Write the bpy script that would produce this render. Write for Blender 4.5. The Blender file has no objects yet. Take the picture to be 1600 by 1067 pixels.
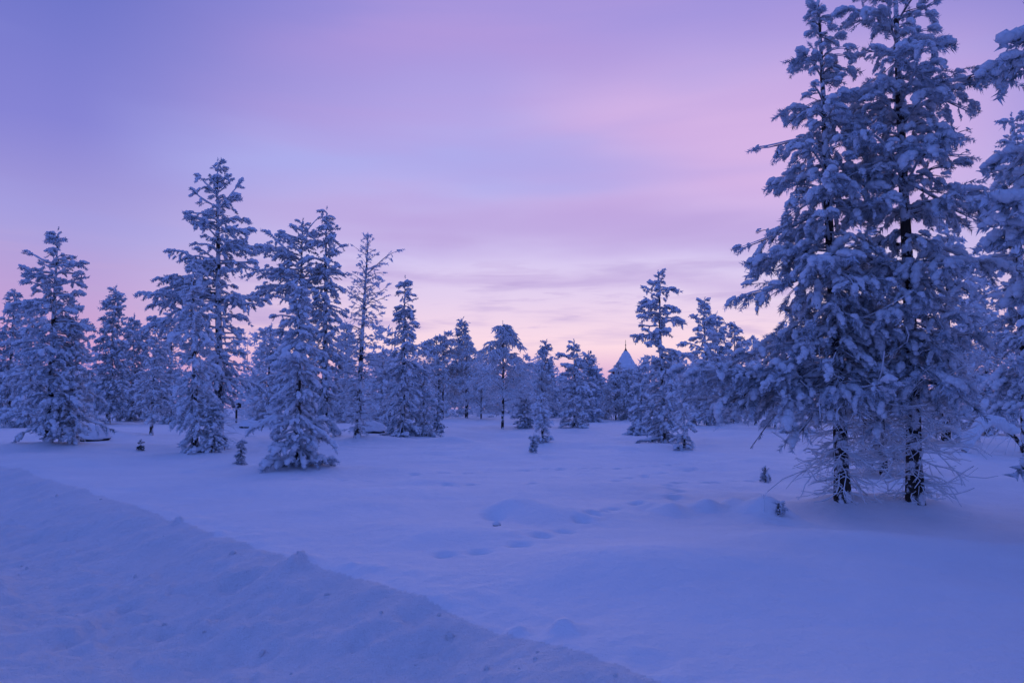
import bpy, math
import numpy as np
from mathutils import Vector

S = bpy.context.scene
COL = S.collection
R = math.radians

# ------------------------------------------------------------------ camera
F = 1244.0                     # focal length in pixels of a 1600 px wide frame (28 mm)
HORIZON = 630.0
PITCH = math.atan((HORIZON - 533.5) / F)
CAMZ = 1.30
cam_d = bpy.data.cameras.new('camera')
cam_d.lens = 36.0 * F / 1600.0
cam_d.sensor_width = 36.0
cam_d.clip_start = 0.05
cam_d.clip_end = 3000.0
cam = bpy.data.objects.new('camera', cam_d)
cam.location = (0, 0, CAMZ)
cam.rotation_euler = (R(90) + PITCH, 0, 0)
COL.objects.link(cam)
S.camera = cam

# ------------------------------------------------------------------ world (dusk sky)
GLOW_AZ = R(7)                 # the sun is below the horizon, a little to the right of the view axis
W = bpy.data.worlds.new('World')
S.world = W
W.use_nodes = True


def lin(r, g, b):
    f = lambda c: (c / 255 / 12.92) if c / 255 <= 0.04045 else ((c / 255 + 0.055) / 1.055) ** 2.4
    return (f(r), f(g), f(b), 1.0)


def build_world():
    nt = W.node_tree
    nt.nodes.clear()
    N = nt.nodes.new
    L = nt.links.new
    out = N('ShaderNodeOutputWorld')
    bg = N('ShaderNodeBackground')
    bg.inputs['Strength'].default_value = 1.0
    tc = N('ShaderNodeTexCoord')
    sep = N('ShaderNodeSeparateXYZ')
    L(tc.outputs['Generated'], sep.inputs[0])

    def math_(op, a, b=None, clamp=False):
        m = N('ShaderNodeMath')
        m.operation = op
        m.use_clamp = clamp
        for i, v in enumerate((a, b)):
            if v is None:
                continue
            if isinstance(v, (int, float)):
                m.inputs[i].default_value = v
            else:
                L(v, m.inputs[i])
        return m.outputs[0]

    def ramp(fac, stops):
        r = N('ShaderNodeValToRGB')
        r.color_ramp.interpolation = 'EASE' if False else 'LINEAR'
        e = r.color_ramp.elements
        while len(e) < len(stops):
            e.new(0.5)
        for el, (p, c) in zip(e, stops):
            el.position = p
            el.color = lin(*c)
        L(fac, r.inputs[0])
        return r.outputs[0]

    def mix(fac, a, b, kind='MIX'):
        m = N('ShaderNodeMix')
        m.data_type = 'RGBA'
        m.blend_type = kind
        m.clamp_factor = True
        if isinstance(fac, (int, float)):
            m.inputs[0].default_value = fac
        else:
            L(fac, m.inputs[0])
        for k, v in ((6, a), (7, b)):
            if isinstance(v, tuple):
                m.inputs[k].default_value = v
            else:
                L(v, m.inputs[k])
        return m.outputs[2]

    x, y, z = sep.outputs[0], sep.outputs[1], sep.outputs[2]
    # a little low-frequency waviness so that the bands are not ruled lines
    nz0 = N('ShaderNodeTexNoise')
    nz0.inputs['Scale'].default_value = 2.2
    nz0.inputs['Detail'].default_value = 2.0
    L(tc.outputs['Generated'], nz0.inputs['Vector'])
    wob = math_('MULTIPLY', math_('SUBTRACT', nz0.outputs[0], 0.5), 0.10)
    zz = math_('ADD', z, math_('MULTIPLY', wob, math_('MULTIPLY', z, 3.0, True)))
    zc = math_('MAXIMUM', zz, 0.0, True)
    # towards the glow
    a = ramp(zc, [(0.0, (196, 158, 206)), (0.032, (220, 174, 214)), (0.068, (253, 219, 230)), (0.128, (228, 208, 238)),
                  (0.184, (214, 203, 243)), (0.297, (188, 174, 234)), (0.43, (168, 152, 222)), (0.55, (134, 132, 214)), (0.75, (98, 122, 214)), (1.0, (86, 112, 206))])
    # away from it
    b = ramp(zc, [(0.0, (170, 136, 196)), (0.05, (216, 158, 204)), (0.10, (196, 160, 212)), (0.184, (172, 160, 220)),
                  (0.297, (134, 132, 212)), (0.43, (108, 116, 200)), (0.72, (92, 116, 208)), (1.0, (86, 112, 206))])
    # far behind the camera: plain blue dusk
    c = ramp(zc, [(0.0, (84, 116, 212)), (0.10, (100, 134, 236)), (0.25, (100, 134, 236)), (0.5, (90, 120, 218)), (1.0, (86, 112, 206))])
    h = math_('SQRT', math_('ADD', math_('MULTIPLY', x, x), math_('ADD', math_('MULTIPLY', y, y), 1e-5)))
    dot = math_('DIVIDE', math_('ADD', math_('MULTIPLY', x, math.sin(GLOW_AZ)), math_('MULTIPLY', y, math.cos(GLOW_AZ))), h)

    def smooth(v, lo, hi):
        m = N('ShaderNodeMapRange')
        m.interpolation_type = 'SMOOTHSTEP'
        m.inputs['From Min'].default_value = lo
        m.inputs['From Max'].default_value = hi
        L(v, m.inputs['Value'])
        return m.outputs[0]
    f_glow = smooth(dot, 0.79, 1.0)
    f_back = smooth(dot, 0.80, -0.30)
    sky = mix(f_glow, b, a)
    sky = mix(f_back, sky, c)
    # pink wash to the right of the glow, higher up
    pinkdir = math_('DIVIDE', math_('ADD', math_('MULTIPLY', x, math.sin(R(17))), math_('MULTIPLY', y, math.cos(R(17)))), h)
    pk = math_('MULTIPLY', smooth(pinkdir, 0.94, 0.995), math_('MULTIPLY', smooth(zc, 0.15, 0.28), smooth(zc, 0.44, 0.32)))
    sky = mix(math_('MULTIPLY', pk, 0.85), sky, lin(216, 180, 228))

    # long thin veils across the middle of the sky: a paler blue one above a mauve one
    nb_ = N('ShaderNodeTexNoise')
    mpb = N('ShaderNodeMapping')
    mpb.inputs['Scale'].default_value = (2.4, 2.4, 9.0)
    L(tc.outputs['Generated'], mpb.inputs['Vector'])
    L(mpb.outputs[0], nb_.inputs['Vector'])
    nb_.inputs['Scale'].default_value = 1.0
    nb_.inputs['Detail'].default_value = 4.0
    zb = math_('ADD', zc, math_('MULTIPLY', math_('SUBTRACT', nb_.outputs[0], 0.5), 0.14))
    zb = math_('ADD', zb, math_('MULTIPLY', x, 0.03))
    for z0, hw, col, amt, d0, d1 in ((0.285, 0.055, (172, 176, 238), 0.7, 0.80, 0.93), (0.222, 0.042, (182, 156, 216), 0.55, 0.84, 0.98), (0.40, 0.05, (176, 150, 218), 0.45, 0.86, 0.97), (0.152, 0.02, (196, 172, 222), 0.5, 0.90, 0.98)):
        f = math_('MULTIPLY', smooth(zb, z0 - hw, z0), smooth(zb, z0 + hw, z0))
        f = math_('MULTIPLY', f, smooth(dot, d0, d1))
        if z0 > 0.28:
            f = math_('MULTIPLY', f, smooth(x, 0.26, 0.04))
        sky = mix(math_('MULTIPLY', f, amt), sky, lin(*col))

    # stratus streaks
    def streaks(sx, sz, seed, detail=4.0, rough=0.5):
        mp = N('ShaderNodeMapping')
        mp.inputs['Scale'].default_value = (sx, sx, sz)
        mp.inputs['Location'].default_value = (seed, seed * 0.7, seed * 0.3)
        mp.inputs['Rotation'].default_value = (0.0, R(1.5), 0.0)
        L(tc.outputs['Generated'], mp.inputs['Vector'])
        n = N('ShaderNodeTexNoise')
        n.inputs['Scale'].default_value = 1.0
        n.inputs['Detail'].default_value = detail
        n.inputs['Roughness'].default_value = rough
        n.inputs['Distortion'].default_value = 0.35
        L(mp.outputs[0], n.inputs['Vector'])
        return n.outputs[0]
    low = math_('MULTIPLY', smooth(streaks(4.0, 34.0, 3.1), 0.50, 0.66),
                math_('MULTIPLY', smooth(zc, 0.055, 0.10), smooth(zc, 0.26, 0.14)))
    sky = mix(math_('MULTIPLY', low, 0.62), sky, lin(188, 166, 218))
    low2 = math_('MULTIPLY', smooth(streaks(6.0, 62.0, 14.3, 5.0, 0.6), 0.52, 0.66),
                 math_('MULTIPLY', smooth(zc, 0.05, 0.09), smooth(zc, 0.22, 0.12)))
    sky = mix(math_('MULTIPLY', low2, 0.45), sky, lin(190, 166, 216))
    hi = math_('MULTIPLY', smooth(streaks(2.0, 15.0, 9.7, 3.0), 0.42, 0.70), smooth(zc, 0.12, 0.24))
    hi = math_('MULTIPLY', hi, smooth(dot, 0.1, 0.8))
    hi = math_('MULTIPLY', hi, smooth(dot, 0.84, 0.96))
    sky = mix(math_('MULTIPLY', hi, 0.35), sky, lin(184, 156, 220))
    blu = math_('MULTIPLY', smooth(streaks(1.5, 11.0, 23.0, 2.0), 0.48, 0.70), smooth(zc, 0.14, 0.24))
    blu = math_('MULTIPLY', blu, smooth(dot, 0.1, 0.8))
    sky = mix(math_('MULTIPLY', blu, 0.35), sky, lin(160, 162, 232))

    # physical sky with the sun just under the horizon, a faint base under the dusk colours
    ns = N('ShaderNodeTexSky')
    ns.sky_type = 'NISHITA'
    ns.sun_disc = False
    ns.sun_elevation = R(-3.0)
    ns.sun_rotation = GLOW_AZ
    ns.ozone_density = 3.0
    m = N('ShaderNodeMix')
    m.data_type = 'RGBA'
    m.blend_type = 'ADD'
    m.inputs[0].default_value = 0.05
    L(sky, m.inputs[6])
    L(ns.outputs[0], m.inputs[7])
    L(m.outputs[2], bg.inputs['Color'])
    L(bg.outputs[0], out.inputs['Surface'])


build_world()

# ------------------------------------------------------------------ the one sun lamp: afterglow from below the treetops
sun_d = bpy.data.lights.new('sun', 'SUN')
sun_d.energy = 0.5
sun_d.angle = R(40)
sun_d.color = (1.0, 0.76, 0.95)
sun = bpy.data.objects.new('sun', sun_d)
sun.rotation_euler = (R(-(90 - 7)), 0, -GLOW_AZ)
COL.objects.link(sun)

S.view_settings.view_transform = 'Standard'
S.view_settings.look = 'None'
S.view_settings.exposure = 0.0
S.view_settings.gamma = 1.0
S.view_settings.use_curve_mapping = False
S.cycles.max_bounces = 3
S.cycles.diffuse_bounces = 3
S.cycles.adaptive_threshold = 0.03
S.cycles.use_denoising = True


# ------------------------------------------------------------------ materials
def mat(name, build):
    m = bpy.data.materials.new(name)
    m.use_nodes = True
    nt = m.node_tree
    p = nt.nodes['Principled BSDF']
    build(nt, p)
    return m


def noise(nt, scale, detail=3.0, rough=0.5, coord='Object', scl=None):
    tc = nt.nodes.new('ShaderNodeTexCoord')
    n = nt.nodes.new('ShaderNodeTexNoise')
    n.inputs['Scale'].default_value = scale
    n.inputs['Detail'].default_value = detail
    n.inputs['Roughness'].default_value = rough
    if scl:
        mp = nt.nodes.new('ShaderNodeMapping')
        mp.inputs['Scale'].default_value = scl
        nt.links.new(tc.outputs[coord], mp.inputs[0])
        nt.links.new(mp.outputs[0], n.inputs['Vector'])
    else:
        nt.links.new(tc.outputs[coord], n.inputs['Vector'])
    return n.outputs[0]


def cramp(nt, fac, stops):
    r = nt.nodes.new('ShaderNodeValToRGB')
    e = r.color_ramp.elements
    while len(e) < len(stops):
        e.new(0.5)
    for el, (p, c) in zip(e, stops):
        el.position = p
        el.color = (*c, 1.0)
    nt.links.new(fac, r.inputs[0])
    return r.outputs[0]


def bump(nt, p, height, strength, dist):
    b = nt.nodes.new('ShaderNodeBump')
    b.inputs['Strength'].default_value = strength
    b.inputs['Distance'].default_value = dist
    nt.links.new(height, b.inputs['Height'])
    nt.links.new(b.outputs[0], p.inputs['Normal'])
    return b


def m_snow_ground(nt, p):
    nt.links.new(cramp(nt, noise(nt, 0.9, 3), [(0.3, (0.80, 0.82, 0.86)), (0.7, (0.86, 0.87, 0.90))]), p.inputs['Base Color'])
    p.inputs['Roughness'].default_value = 0.75
    p.inputs['Specular IOR Level'].default_value = 0.15
    n1 = noise(nt, 9.0, 6, 0.62)
    n2 = noise(nt, 70.0, 3, 0.6)
    a = nt.nodes.new('ShaderNodeMath')
    a.operation = 'MULTIPLY_ADD'
    nt.links.new(n2, a.inputs[0])
    a.inputs[1].default_value = 0.22
    nt.links.new(n1, a.inputs[2])
    bump(nt, p, a.outputs[0], 0.65, 0.04)


def m_snow_packed(nt, p):
    nt.links.new(cramp(nt, noise(nt, 2.2, 4), [(0.3, (0.79, 0.81, 0.85)), (0.7, (0.85, 0.86, 0.90))]), p.inputs['Base Color'])
    p.inputs['Roughness'].default_value = 0.7
    p.inputs['Specular IOR Level'].default_value = 0.15
    n1 = noise(nt, 11.0, 6, 0.68)
    n2 = noise(nt, 75.0, 3, 0.6)
    a = nt.nodes.new('ShaderNodeMath')
    a.operation = 'MULTIPLY_ADD'
    nt.links.new(n2, a.inputs[0])
    a.inputs[1].default_value = 0.25
    nt.links.new(n1, a.inputs[2])
    bump(nt, p, a.outputs[0], 0.8, 0.07)


def m_snow_load(nt, p):
    p.inputs['Base Color'].default_value = (0.80, 0.84, 0.90, 1)
    p.inputs['Roughness'].default_value = 0.8
    p.inputs['Specular IOR Level'].default_value = 0.1
    bump(nt, p, noise(nt, 22.0, 5, 0.65), 0.8, 0.05)


def m_needles(dark, pale, lo, hi):
    def f(nt, p):
        nt.links.new(cramp(nt, noise(nt, 7.0, 4, 0.7), [(lo, dark), (hi, pale)]), p.inputs['Base Color'])
        p.inputs['Roughness'].default_value = 0.7
        p.inputs['Specular IOR Level'].default_value = 0.15
    return f


def m_bark_frosted(nt, p):
    m_bark(nt, p, 0.44, 0.54)


def m_bark(nt, p, lo=0.49, hi=0.57):
    n1 = noise(nt, 9.0, 4, 0.6, scl=(1, 1, 0.35))
    n2 = noise(nt, 5.0, 5, 0.65)
    bark = cramp(nt, n1, [(0.3, (0.022, 0.018, 0.016)), (0.7, (0.075, 0.058, 0.05))])
    mask = cramp(nt, n2, [(lo, (0, 0, 0)), (hi, (1, 1, 1))])
    m = nt.nodes.new('ShaderNodeMix')
    m.data_type = 'RGBA'
    nt.links.new(mask, m.inputs[0])
    nt.links.new(bark, m.inputs[6])
    m.inputs[7].default_value = (0.72, 0.74, 0.79, 1)
    nt.links.new(m.outputs[2], p.inputs['Base Color'])
    p.inputs['Roughness'].default_value = 0.9
    p.inputs['Specular IOR Level'].default_value = 0.1
    bump(nt, p, n1, 0.8, 0.03)


def m_limb(nt, p):
    nt.links.new(cramp(nt, noise(nt, 8.0, 4, 0.6), [(0.36, (0.06, 0.055, 0.05)), (0.56, (0.52, 0.54, 0.59))]), p.inputs['Base Color'])
    p.inputs['Roughness'].default_value = 0.9
    p.inputs['Specular IOR Level'].default_value = 0.1


def m_frost(nt, p):
    nt.links.new(cramp(nt, noise(nt, 6.0, 4, 0.6), [(0.3, (0.72, 0.76, 0.82)), (0.7, (0.86, 0.89, 0.93))]), p.inputs['Base Color'])
    p.inputs['Roughness'].default_value = 0.85
    p.inputs['Specular IOR Level'].default_value = 0.1


def plain(col, rough=0.8, n=0.15, scale=6.0):
    def f(nt, p):
        a = tuple(max(0, c * (1 - n)) for c in col)
        b = tuple(min(1, c * (1 + n)) for c in col)
        nt.links.new(cramp(nt, noise(nt, scale, 4), [(0.3, a), (0.7, b)]), p.inputs['Base Color'])
        p.inputs['Roughness'].default_value = rough
        p.inputs['Specular IOR Level'].default_value = 0.2
    return f


M = {
    'ground': mat('fresh snow', m_snow_ground),
    'packed': mat('packed snow', m_snow_packed),
    'snow': mat('snow load', m_snow_load),
    'needle': mat('frosted pine needles', m_needles((0.07, 0.09, 0.10), (0.60, 0.67, 0.76), 0.30, 0.53)),
    'needle_pale': mat('hoar frosted needles', m_needles((0.32, 0.36, 0.40), (0.80, 0.84, 0.90), 0.27, 0.50)),
    'needle_dark': mat('dark needles', m_needles((0.03, 0.042, 0.036), (0.28, 0.30, 0.33), 0.42, 0.74)),
    'bark': mat('bark with blown snow', m_bark),
    'bark_frosted': mat('frosted bark', m_bark_frosted),
    'limb': mat('rimed branch', m_limb),
    'frost': mat('hoar frost twigs', m_frost),
    'rock': mat('dark rock', plain((0.05, 0.05, 0.055), 0.9, 0.4)),
    'wood': mat('weathered dark wood', plain((0.045, 0.04, 0.036), 0.85, 0.35)),
    'redwall': mat('red painted boards', plain((0.19, 0.035, 0.03), 0.8, 0.2)),
    'white': mat('white painted trim', plain((0.75, 0.75, 0.75), 0.6, 0.05)),
    'glass': mat('window glass', plain((0.02, 0.025, 0.03), 0.1, 0.1)),
    'metal': mat('dark metal', plain((0.06, 0.06, 0.065), 0.5, 0.2)),
}


# ------------------------------------------------------------------ numpy mesh helpers
class MB:
    """collects triangles and quads, builds one mesh object"""

    def __init__(self):
        self.v, self.f, self.n = [], [], 0

    def add(self, v, f, mi=0):
        v = np.asarray(v, np.float32).reshape(-1, 3)
        f = np.asarray(f, np.int64)
        if len(v) == 0 or len(f) == 0:
            return
        self.v.append(v)
        self.f.append((f + self.n, mi))
        self.n += len(v)

    def mesh(self, name, mats, smooth=True):
        me = bpy.data.meshes.new(name)
        V = np.concatenate(self.v)
        nl = sum(f.size for f, _ in self.f)
        npoly = sum(len(f) for f, _ in self.f)
        me.vertices.add(len(V))
        me.vertices.foreach_set('co', V.ravel())
        me.loops.add(nl)
        me.loops.foreach_set('vertex_index', np.concatenate([f.ravel() for f, _ in self.f]).astype(np.int32))
        me.polygons.add(npoly)
        tot = np.concatenate([np.full(len(f), f.shape[1], np.int32) for f, _ in self.f])
        st = np.concatenate([[0], np.cumsum(tot)[:-1]]).astype(np.int32)
        me.polygons.foreach_set('loop_start', st)
        me.polygons.foreach_set('material_index', np.concatenate([np.full(len(f), mi, np.int32) for f, mi in self.f]))
        me.polygons.foreach_set('use_smooth', np.full(npoly, smooth, bool))
        for m in mats:
            me.materials.append(M[m])
        me.update(calc_edges=True)
        me.validate()
        return me

    def build(self, name, mats, parent=None, kind=None, smooth=True):
        if not self.v:
            return None
        if isinstance(mats, str):
            mats = [mats]
        o = bpy.data.objects.new(name, self.mesh(name, mats, smooth))
        COL.objects.link(o)
        if parent is not None:
            o.parent = parent
        if kind:
            o['kind'] = kind
        return o


GROUPS = {'pine_tree': 'snow-laden pines around the clearing', 'spruce_tree': 'frosted spruces around the clearing', 'birch_tree': 'hoar-frosted birches at the far edge',
          'pine_sapling': 'saplings poking from the snow', 'spruce_sapling': 'saplings poking from the snow', 'boulder': 'snow-capped boulders', 'stake': 'thin stakes in the snow'}


def empty(name, loc, label, cat, group=None):
    o = bpy.data.objects.new(name, None)
    o.location = loc
    o.empty_display_size = 0.2
    COL.objects.link(o)
    o['label'] = label
    o['category'] = cat
    group = group or GROUPS.get(name)
    if group:
        o['group'] = group
    return o


def norm(a):
    return a / np.maximum(np.linalg.norm(a, axis=-1, keepdims=True), 1e-9)


def tubes(mb, P, Rr, k=5, mi=0, cap=False):
    """P (B,N,3) polylines, Rr (B,N) radii"""
    P = np.asarray(P, float)
    Rr = np.asarray(Rr, float)
    if P.ndim == 2:
        P, Rr = P[None], Rr[None]
    B, N, _ = P.shape
    if B == 0:
        return
    T = np.empty_like(P)
    T[:, 1:-1] = P[:, 2:] - P[:, :-2]
    T[:, 0] = P[:, 1] - P[:, 0]
    T[:, -1] = P[:, -1] - P[:, -2]
    T = norm(T)
    ref = np.where(np.abs(T[:, :1, 2:3]) > 0.9, np.array([1.0, 0, 0]), np.array([0, 0, 1.0]))
    A = norm(np.cross(T, np.broadcast_to(ref, T.shape)))
    C = np.cross(T, A)
    ang = np.arange(k) * 2 * np.pi / k
    V = P[:, :, None] + Rr[:, :, None, None] * (A[:, :, None] * np.cos(ang)[:, None] + C[:, :, None] * np.sin(ang)[:, None])
    i, j, q = np.meshgrid(np.arange(B), np.arange(N - 1), np.arange(k), indexing='ij')
    q2 = (q + 1) % k
    base = i * N * k
    Fq = np.stack([base + j * k + q, base + j * k + q2, base + (j + 1) * k + q2, base + (j + 1) * k + q], -1).reshape(-1, 4)
    mb.add(V.reshape(-1, 3), Fq, mi)
    if cap:
        Vf = V.reshape(B, N, k, 3)
        tip = P[:, -1] + T[:, -1] * Rr[:, -1:] * 0.6
        for b in range(B):
            mb.add(np.concatenate([Vf[b, -1], tip[b:b + 1]]), [[(q, (q + 1) % k, k)][0] for q in range(k)], mi)


def ico(sub):
    t = (1 + 5 ** 0.5) / 2
    v = [(-1, t, 0), (1, t, 0), (-1, -t, 0), (1, -t, 0), (0, -1, t), (0, 1, t), (0, -1, -t), (0, 1, -t), (t, 0, -1), (t, 0, 1), (-t, 0, -1), (-t, 0, 1)]
    f = [(0, 11, 5), (0, 5, 1), (0, 1, 7), (0, 7, 10), (0, 10, 11), (1, 5, 9), (5, 11, 4), (11, 10, 2), (10, 7, 6), (7, 1, 8),
         (3, 9, 4), (3, 4, 2), (3, 2, 6), (3, 6, 8), (3, 8, 9), (4, 9, 5), (2, 4, 11), (6, 2, 10), (8, 6, 7), (9, 8, 1)]
    v = [np.array(p, float) / np.linalg.norm(p) for p in v]
    for _ in range(sub):
        c, nf = {}, []

        def midp(a, b):
            key = (min(a, b), max(a, b))
            if key not in c:
                m = v[a] + v[b]
                v.append(m / np.linalg.norm(m))
                c[key] = len(v) - 1
            return c[key]
        for a, b, d in f:
            ab, bd, da = midp(a, b), midp(b, d), midp(d, a)
            nf += [(a, ab, da), (b, bd, ab), (d, da, bd), (ab, bd, da)]
        f = nf
    return np.array(v), np.array(f)


ICO = [ico(i) for i in range(4)]


def hash2(ix, iy, seed):
    h = (ix * 374761393 + iy * 668265263 + seed * 1442695041) & 0xFFFFFFFF
    h = ((h ^ (h >> 13)) * 1274126177) & 0xFFFFFFFF
    return ((h ^ (h >> 16)) & 0xFFFF) / 65535.0


def pn(x, y, seed=0):
    """smooth value noise in -1..1"""
    x = np.asarray(x, float)
    y = np.asarray(y, float)
    ix, iy = np.floor(x).astype(np.int64), np.floor(y).astype(np.int64)
    fx, fy = x - ix, y - iy
    fx, fy = fx * fx * fx * (fx * (fx * 6 - 15) + 10), fy * fy * fy * (fy * (fy * 6 - 15) + 10)
    a, b = hash2(ix, iy, seed), hash2(ix + 1, iy, seed)
    c, d = hash2(ix, iy + 1, seed), hash2(ix + 1, iy + 1, seed)
    return ((a * (1 - fx) + b * fx) * (1 - fy) + (c * (1 - fx) + d * fx) * fy) * 2 - 1


def fbm(x, y, seed, o=3):
    s, a = 0, 1.0
    for i in range(o):
        s = s + a * pn(x * 2 ** i, y * 2 ** i, seed + i * 17)
        a *= 0.5
    return s


# ------------------------------------------------------------------ terrain height
CP, SP = math.cos(PITCH), math.sin(PITCH)


def ray(px, py):
    u, v = (px - 800.0) / F, (533.5 - py) / F
    return np.array([u, CP - v * SP, SP + v * CP])


def flat(px, py, z=0.0):
    d = ray(px, py)
    k = (z - CAMZ) / d[2]
    return d * k


ROADZ = -0.36


def sd(X, Y):
    return (1.15 * X + Y - 4.45) / 1.524, (X - 1.15 * Y) / 1.524


def smoothstep(a, b, x):
    t = np.clip((x - a) / (b - a), 0, 1)
    return t * t * (3 - 2 * t)


# (pixel x, pixel y, half width across m, half depth m, height m)
MOUNDS = [(803, 812, 0.42, 0.42, 0.17), (850, 822, 0.7, 0.5, 0.12), (960, 812, 0.8, 0.5, 0.05),
          (1052, 812, 0.15, 0.22, 0.08), (1107, 808, 0.17, 0.22, 0.13), (1150, 804, 0.19, 0.25, 0.15), (1198, 812, 0.27, 0.25, 0.20),
          (1020, 905, 1.5, 0.9, 0.20), (760, 850, 0.9, 0.5, 0.09), (680, 835, 0.9, 0.7, 0.06), (930, 770, 1.1, 0.8, 0.10), (1010, 800, 0.7, 0.4, 0.07),
          (750, 706, 0.7, 0.9, 0.16), (800, 682, 1.1, 1.2, 0.22), (830, 690, 0.8, 1.2, 0.14), (880, 700, 0.9, 1.0, 0.12), (700, 690, 0.9, 1.0, 0.16),
          (135, 683, 1.5, 1.2, 0.45), (60, 700, 2.4, 1.5, 0.22), (250, 700, 2.0, 1.4, 0.10), (480, 735, 1.6, 0.8, 0.12), (610, 690, 1.2, 1.2, 0.18),
          (950, 700, 1.2, 1.0, 0.10), (1040, 700, 1.3, 1.0, 0.15), (1140, 680, 1.5, 1.5, 0.18), (1180, 720, 0.9, 0.8, 0.10), (1320, 790, 0.9, 0.6, 0.13),
          (1430, 792, 0.8, 0.5, 0.11), (1520, 750, 1.2, 0.9, 0.12), (400, 668, 1.4, 1.6, 0.35), (360, 664, 2.0, 1.5, 0.25), (300, 712, 1.1, 0.8, 0.12), (560, 690, 0.8, 0.8, 0.14),
          (640, 780, 1.2, 0.7, 0.07), (560, 800, 0.9, 0.5, 0.06), (420, 770, 1.2, 0.8, 0.07), (1500, 870, 1.3, 0.8, 0.10), (1250, 860, 1.2, 0.6, 0.08)]
MOUNDS = [(*flat(a, b)[:2], c, d, e) for a, b, c, d, e in MOUNDS]
TRK = [(1180, 742), (1120, 748), (1075, 750), (1052, 752), (1047, 762), (1050, 775), (1046, 790), (1020, 800), (990, 806), (960, 812), (925, 822), (900, 832), (870, 845), (840, 856), (800, 868), (750, 876), (700, 878), (640, 876)]
TRK = np.array([flat(a, b)[:2] for a, b in TRK])


def track_points():
    P, acc = [], 0
    for a, b in zip(TRK[:-1], TRK[1:]):
        n = max(1, int(round(np.linalg.norm(b - a) / 0.36)))
        for i in range(n):
            P.append(a + (b - a) * i / n)
    P = np.array(P)
    rs = np.random.RandomState(5)
    P[::2] += 0.05
    return P + rs.normal(0, 0.045, P.shape)


TRK0 = TRK
TP = track_points()
for line in ([(640, 742), (760, 731), (850, 727), (960, 729), (1060, 724), (1190, 713)], [(690, 768), (790, 764), (860, 772)], [(900, 764), (1000, 742), (1090, 726)], [(450, 752), (520, 748), (600, 756)]):
    TRK = np.array([flat(x_, y_)[:2] for x_, y_ in line])
    TP = np.concatenate([TP, track_points()])
# clods thrown up on the ploughed crest: (pixel x, pixel y, radius, height)
CLODS = [(478, 866, 0.16, 0.05), (455, 868, 0.10, 0.05), (560, 880, 0.12, 0.05), (545, 874, 0.07, 0.04), (885, 968, 0.10, 0.05), (870, 966, 0.06, 0.04), (805, 963, 0.07, 0.05),
         (410, 850, 0.08, 0.04), (340, 820, 0.10, 0.04), (280, 806, 0.09, 0.04), (680, 925, 0.10, 0.03), (320, 905, 0.10, 0.05), (335, 900, 0.06, 0.04), (495, 935, 0.12, 0.05)]
CLODS = [(*flat(a, b, 0.08)[:2], c, d) for a, b, c, d in CLODS]


_hr = np.random.RandomState(66)
HUMMOCKS = []
for _ in range(120):
    _d = 9 + 50 * _hr.rand() ** 1.3
    _t = R(_hr.uniform(-34, 34))
    _r = _hr.uniform(0.18, 0.75)
    HUMMOCKS.append((_d * math.sin(_t), _d * math.cos(_t), _r, _r * _hr.uniform(0.6, 1.1), _hr.uniform(0.03, 0.11) * (0.5 + _r) * min(1.0, _d / 16)))
HOL = flat(776, 822)[:2]
for _x, _y in ((1317, 780), (1430, 783), (1381, 742), (463, 727)):
    _p = flat(_x, _y)
    HUMMOCKS.append((_p[0], _p[1] - 0.05, 0.30, 0.30, -0.09))
    HUMMOCKS.append((_p[0] + 0.25, _p[1] - 0.35, 0.35, 0.25, 0.05))


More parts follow.
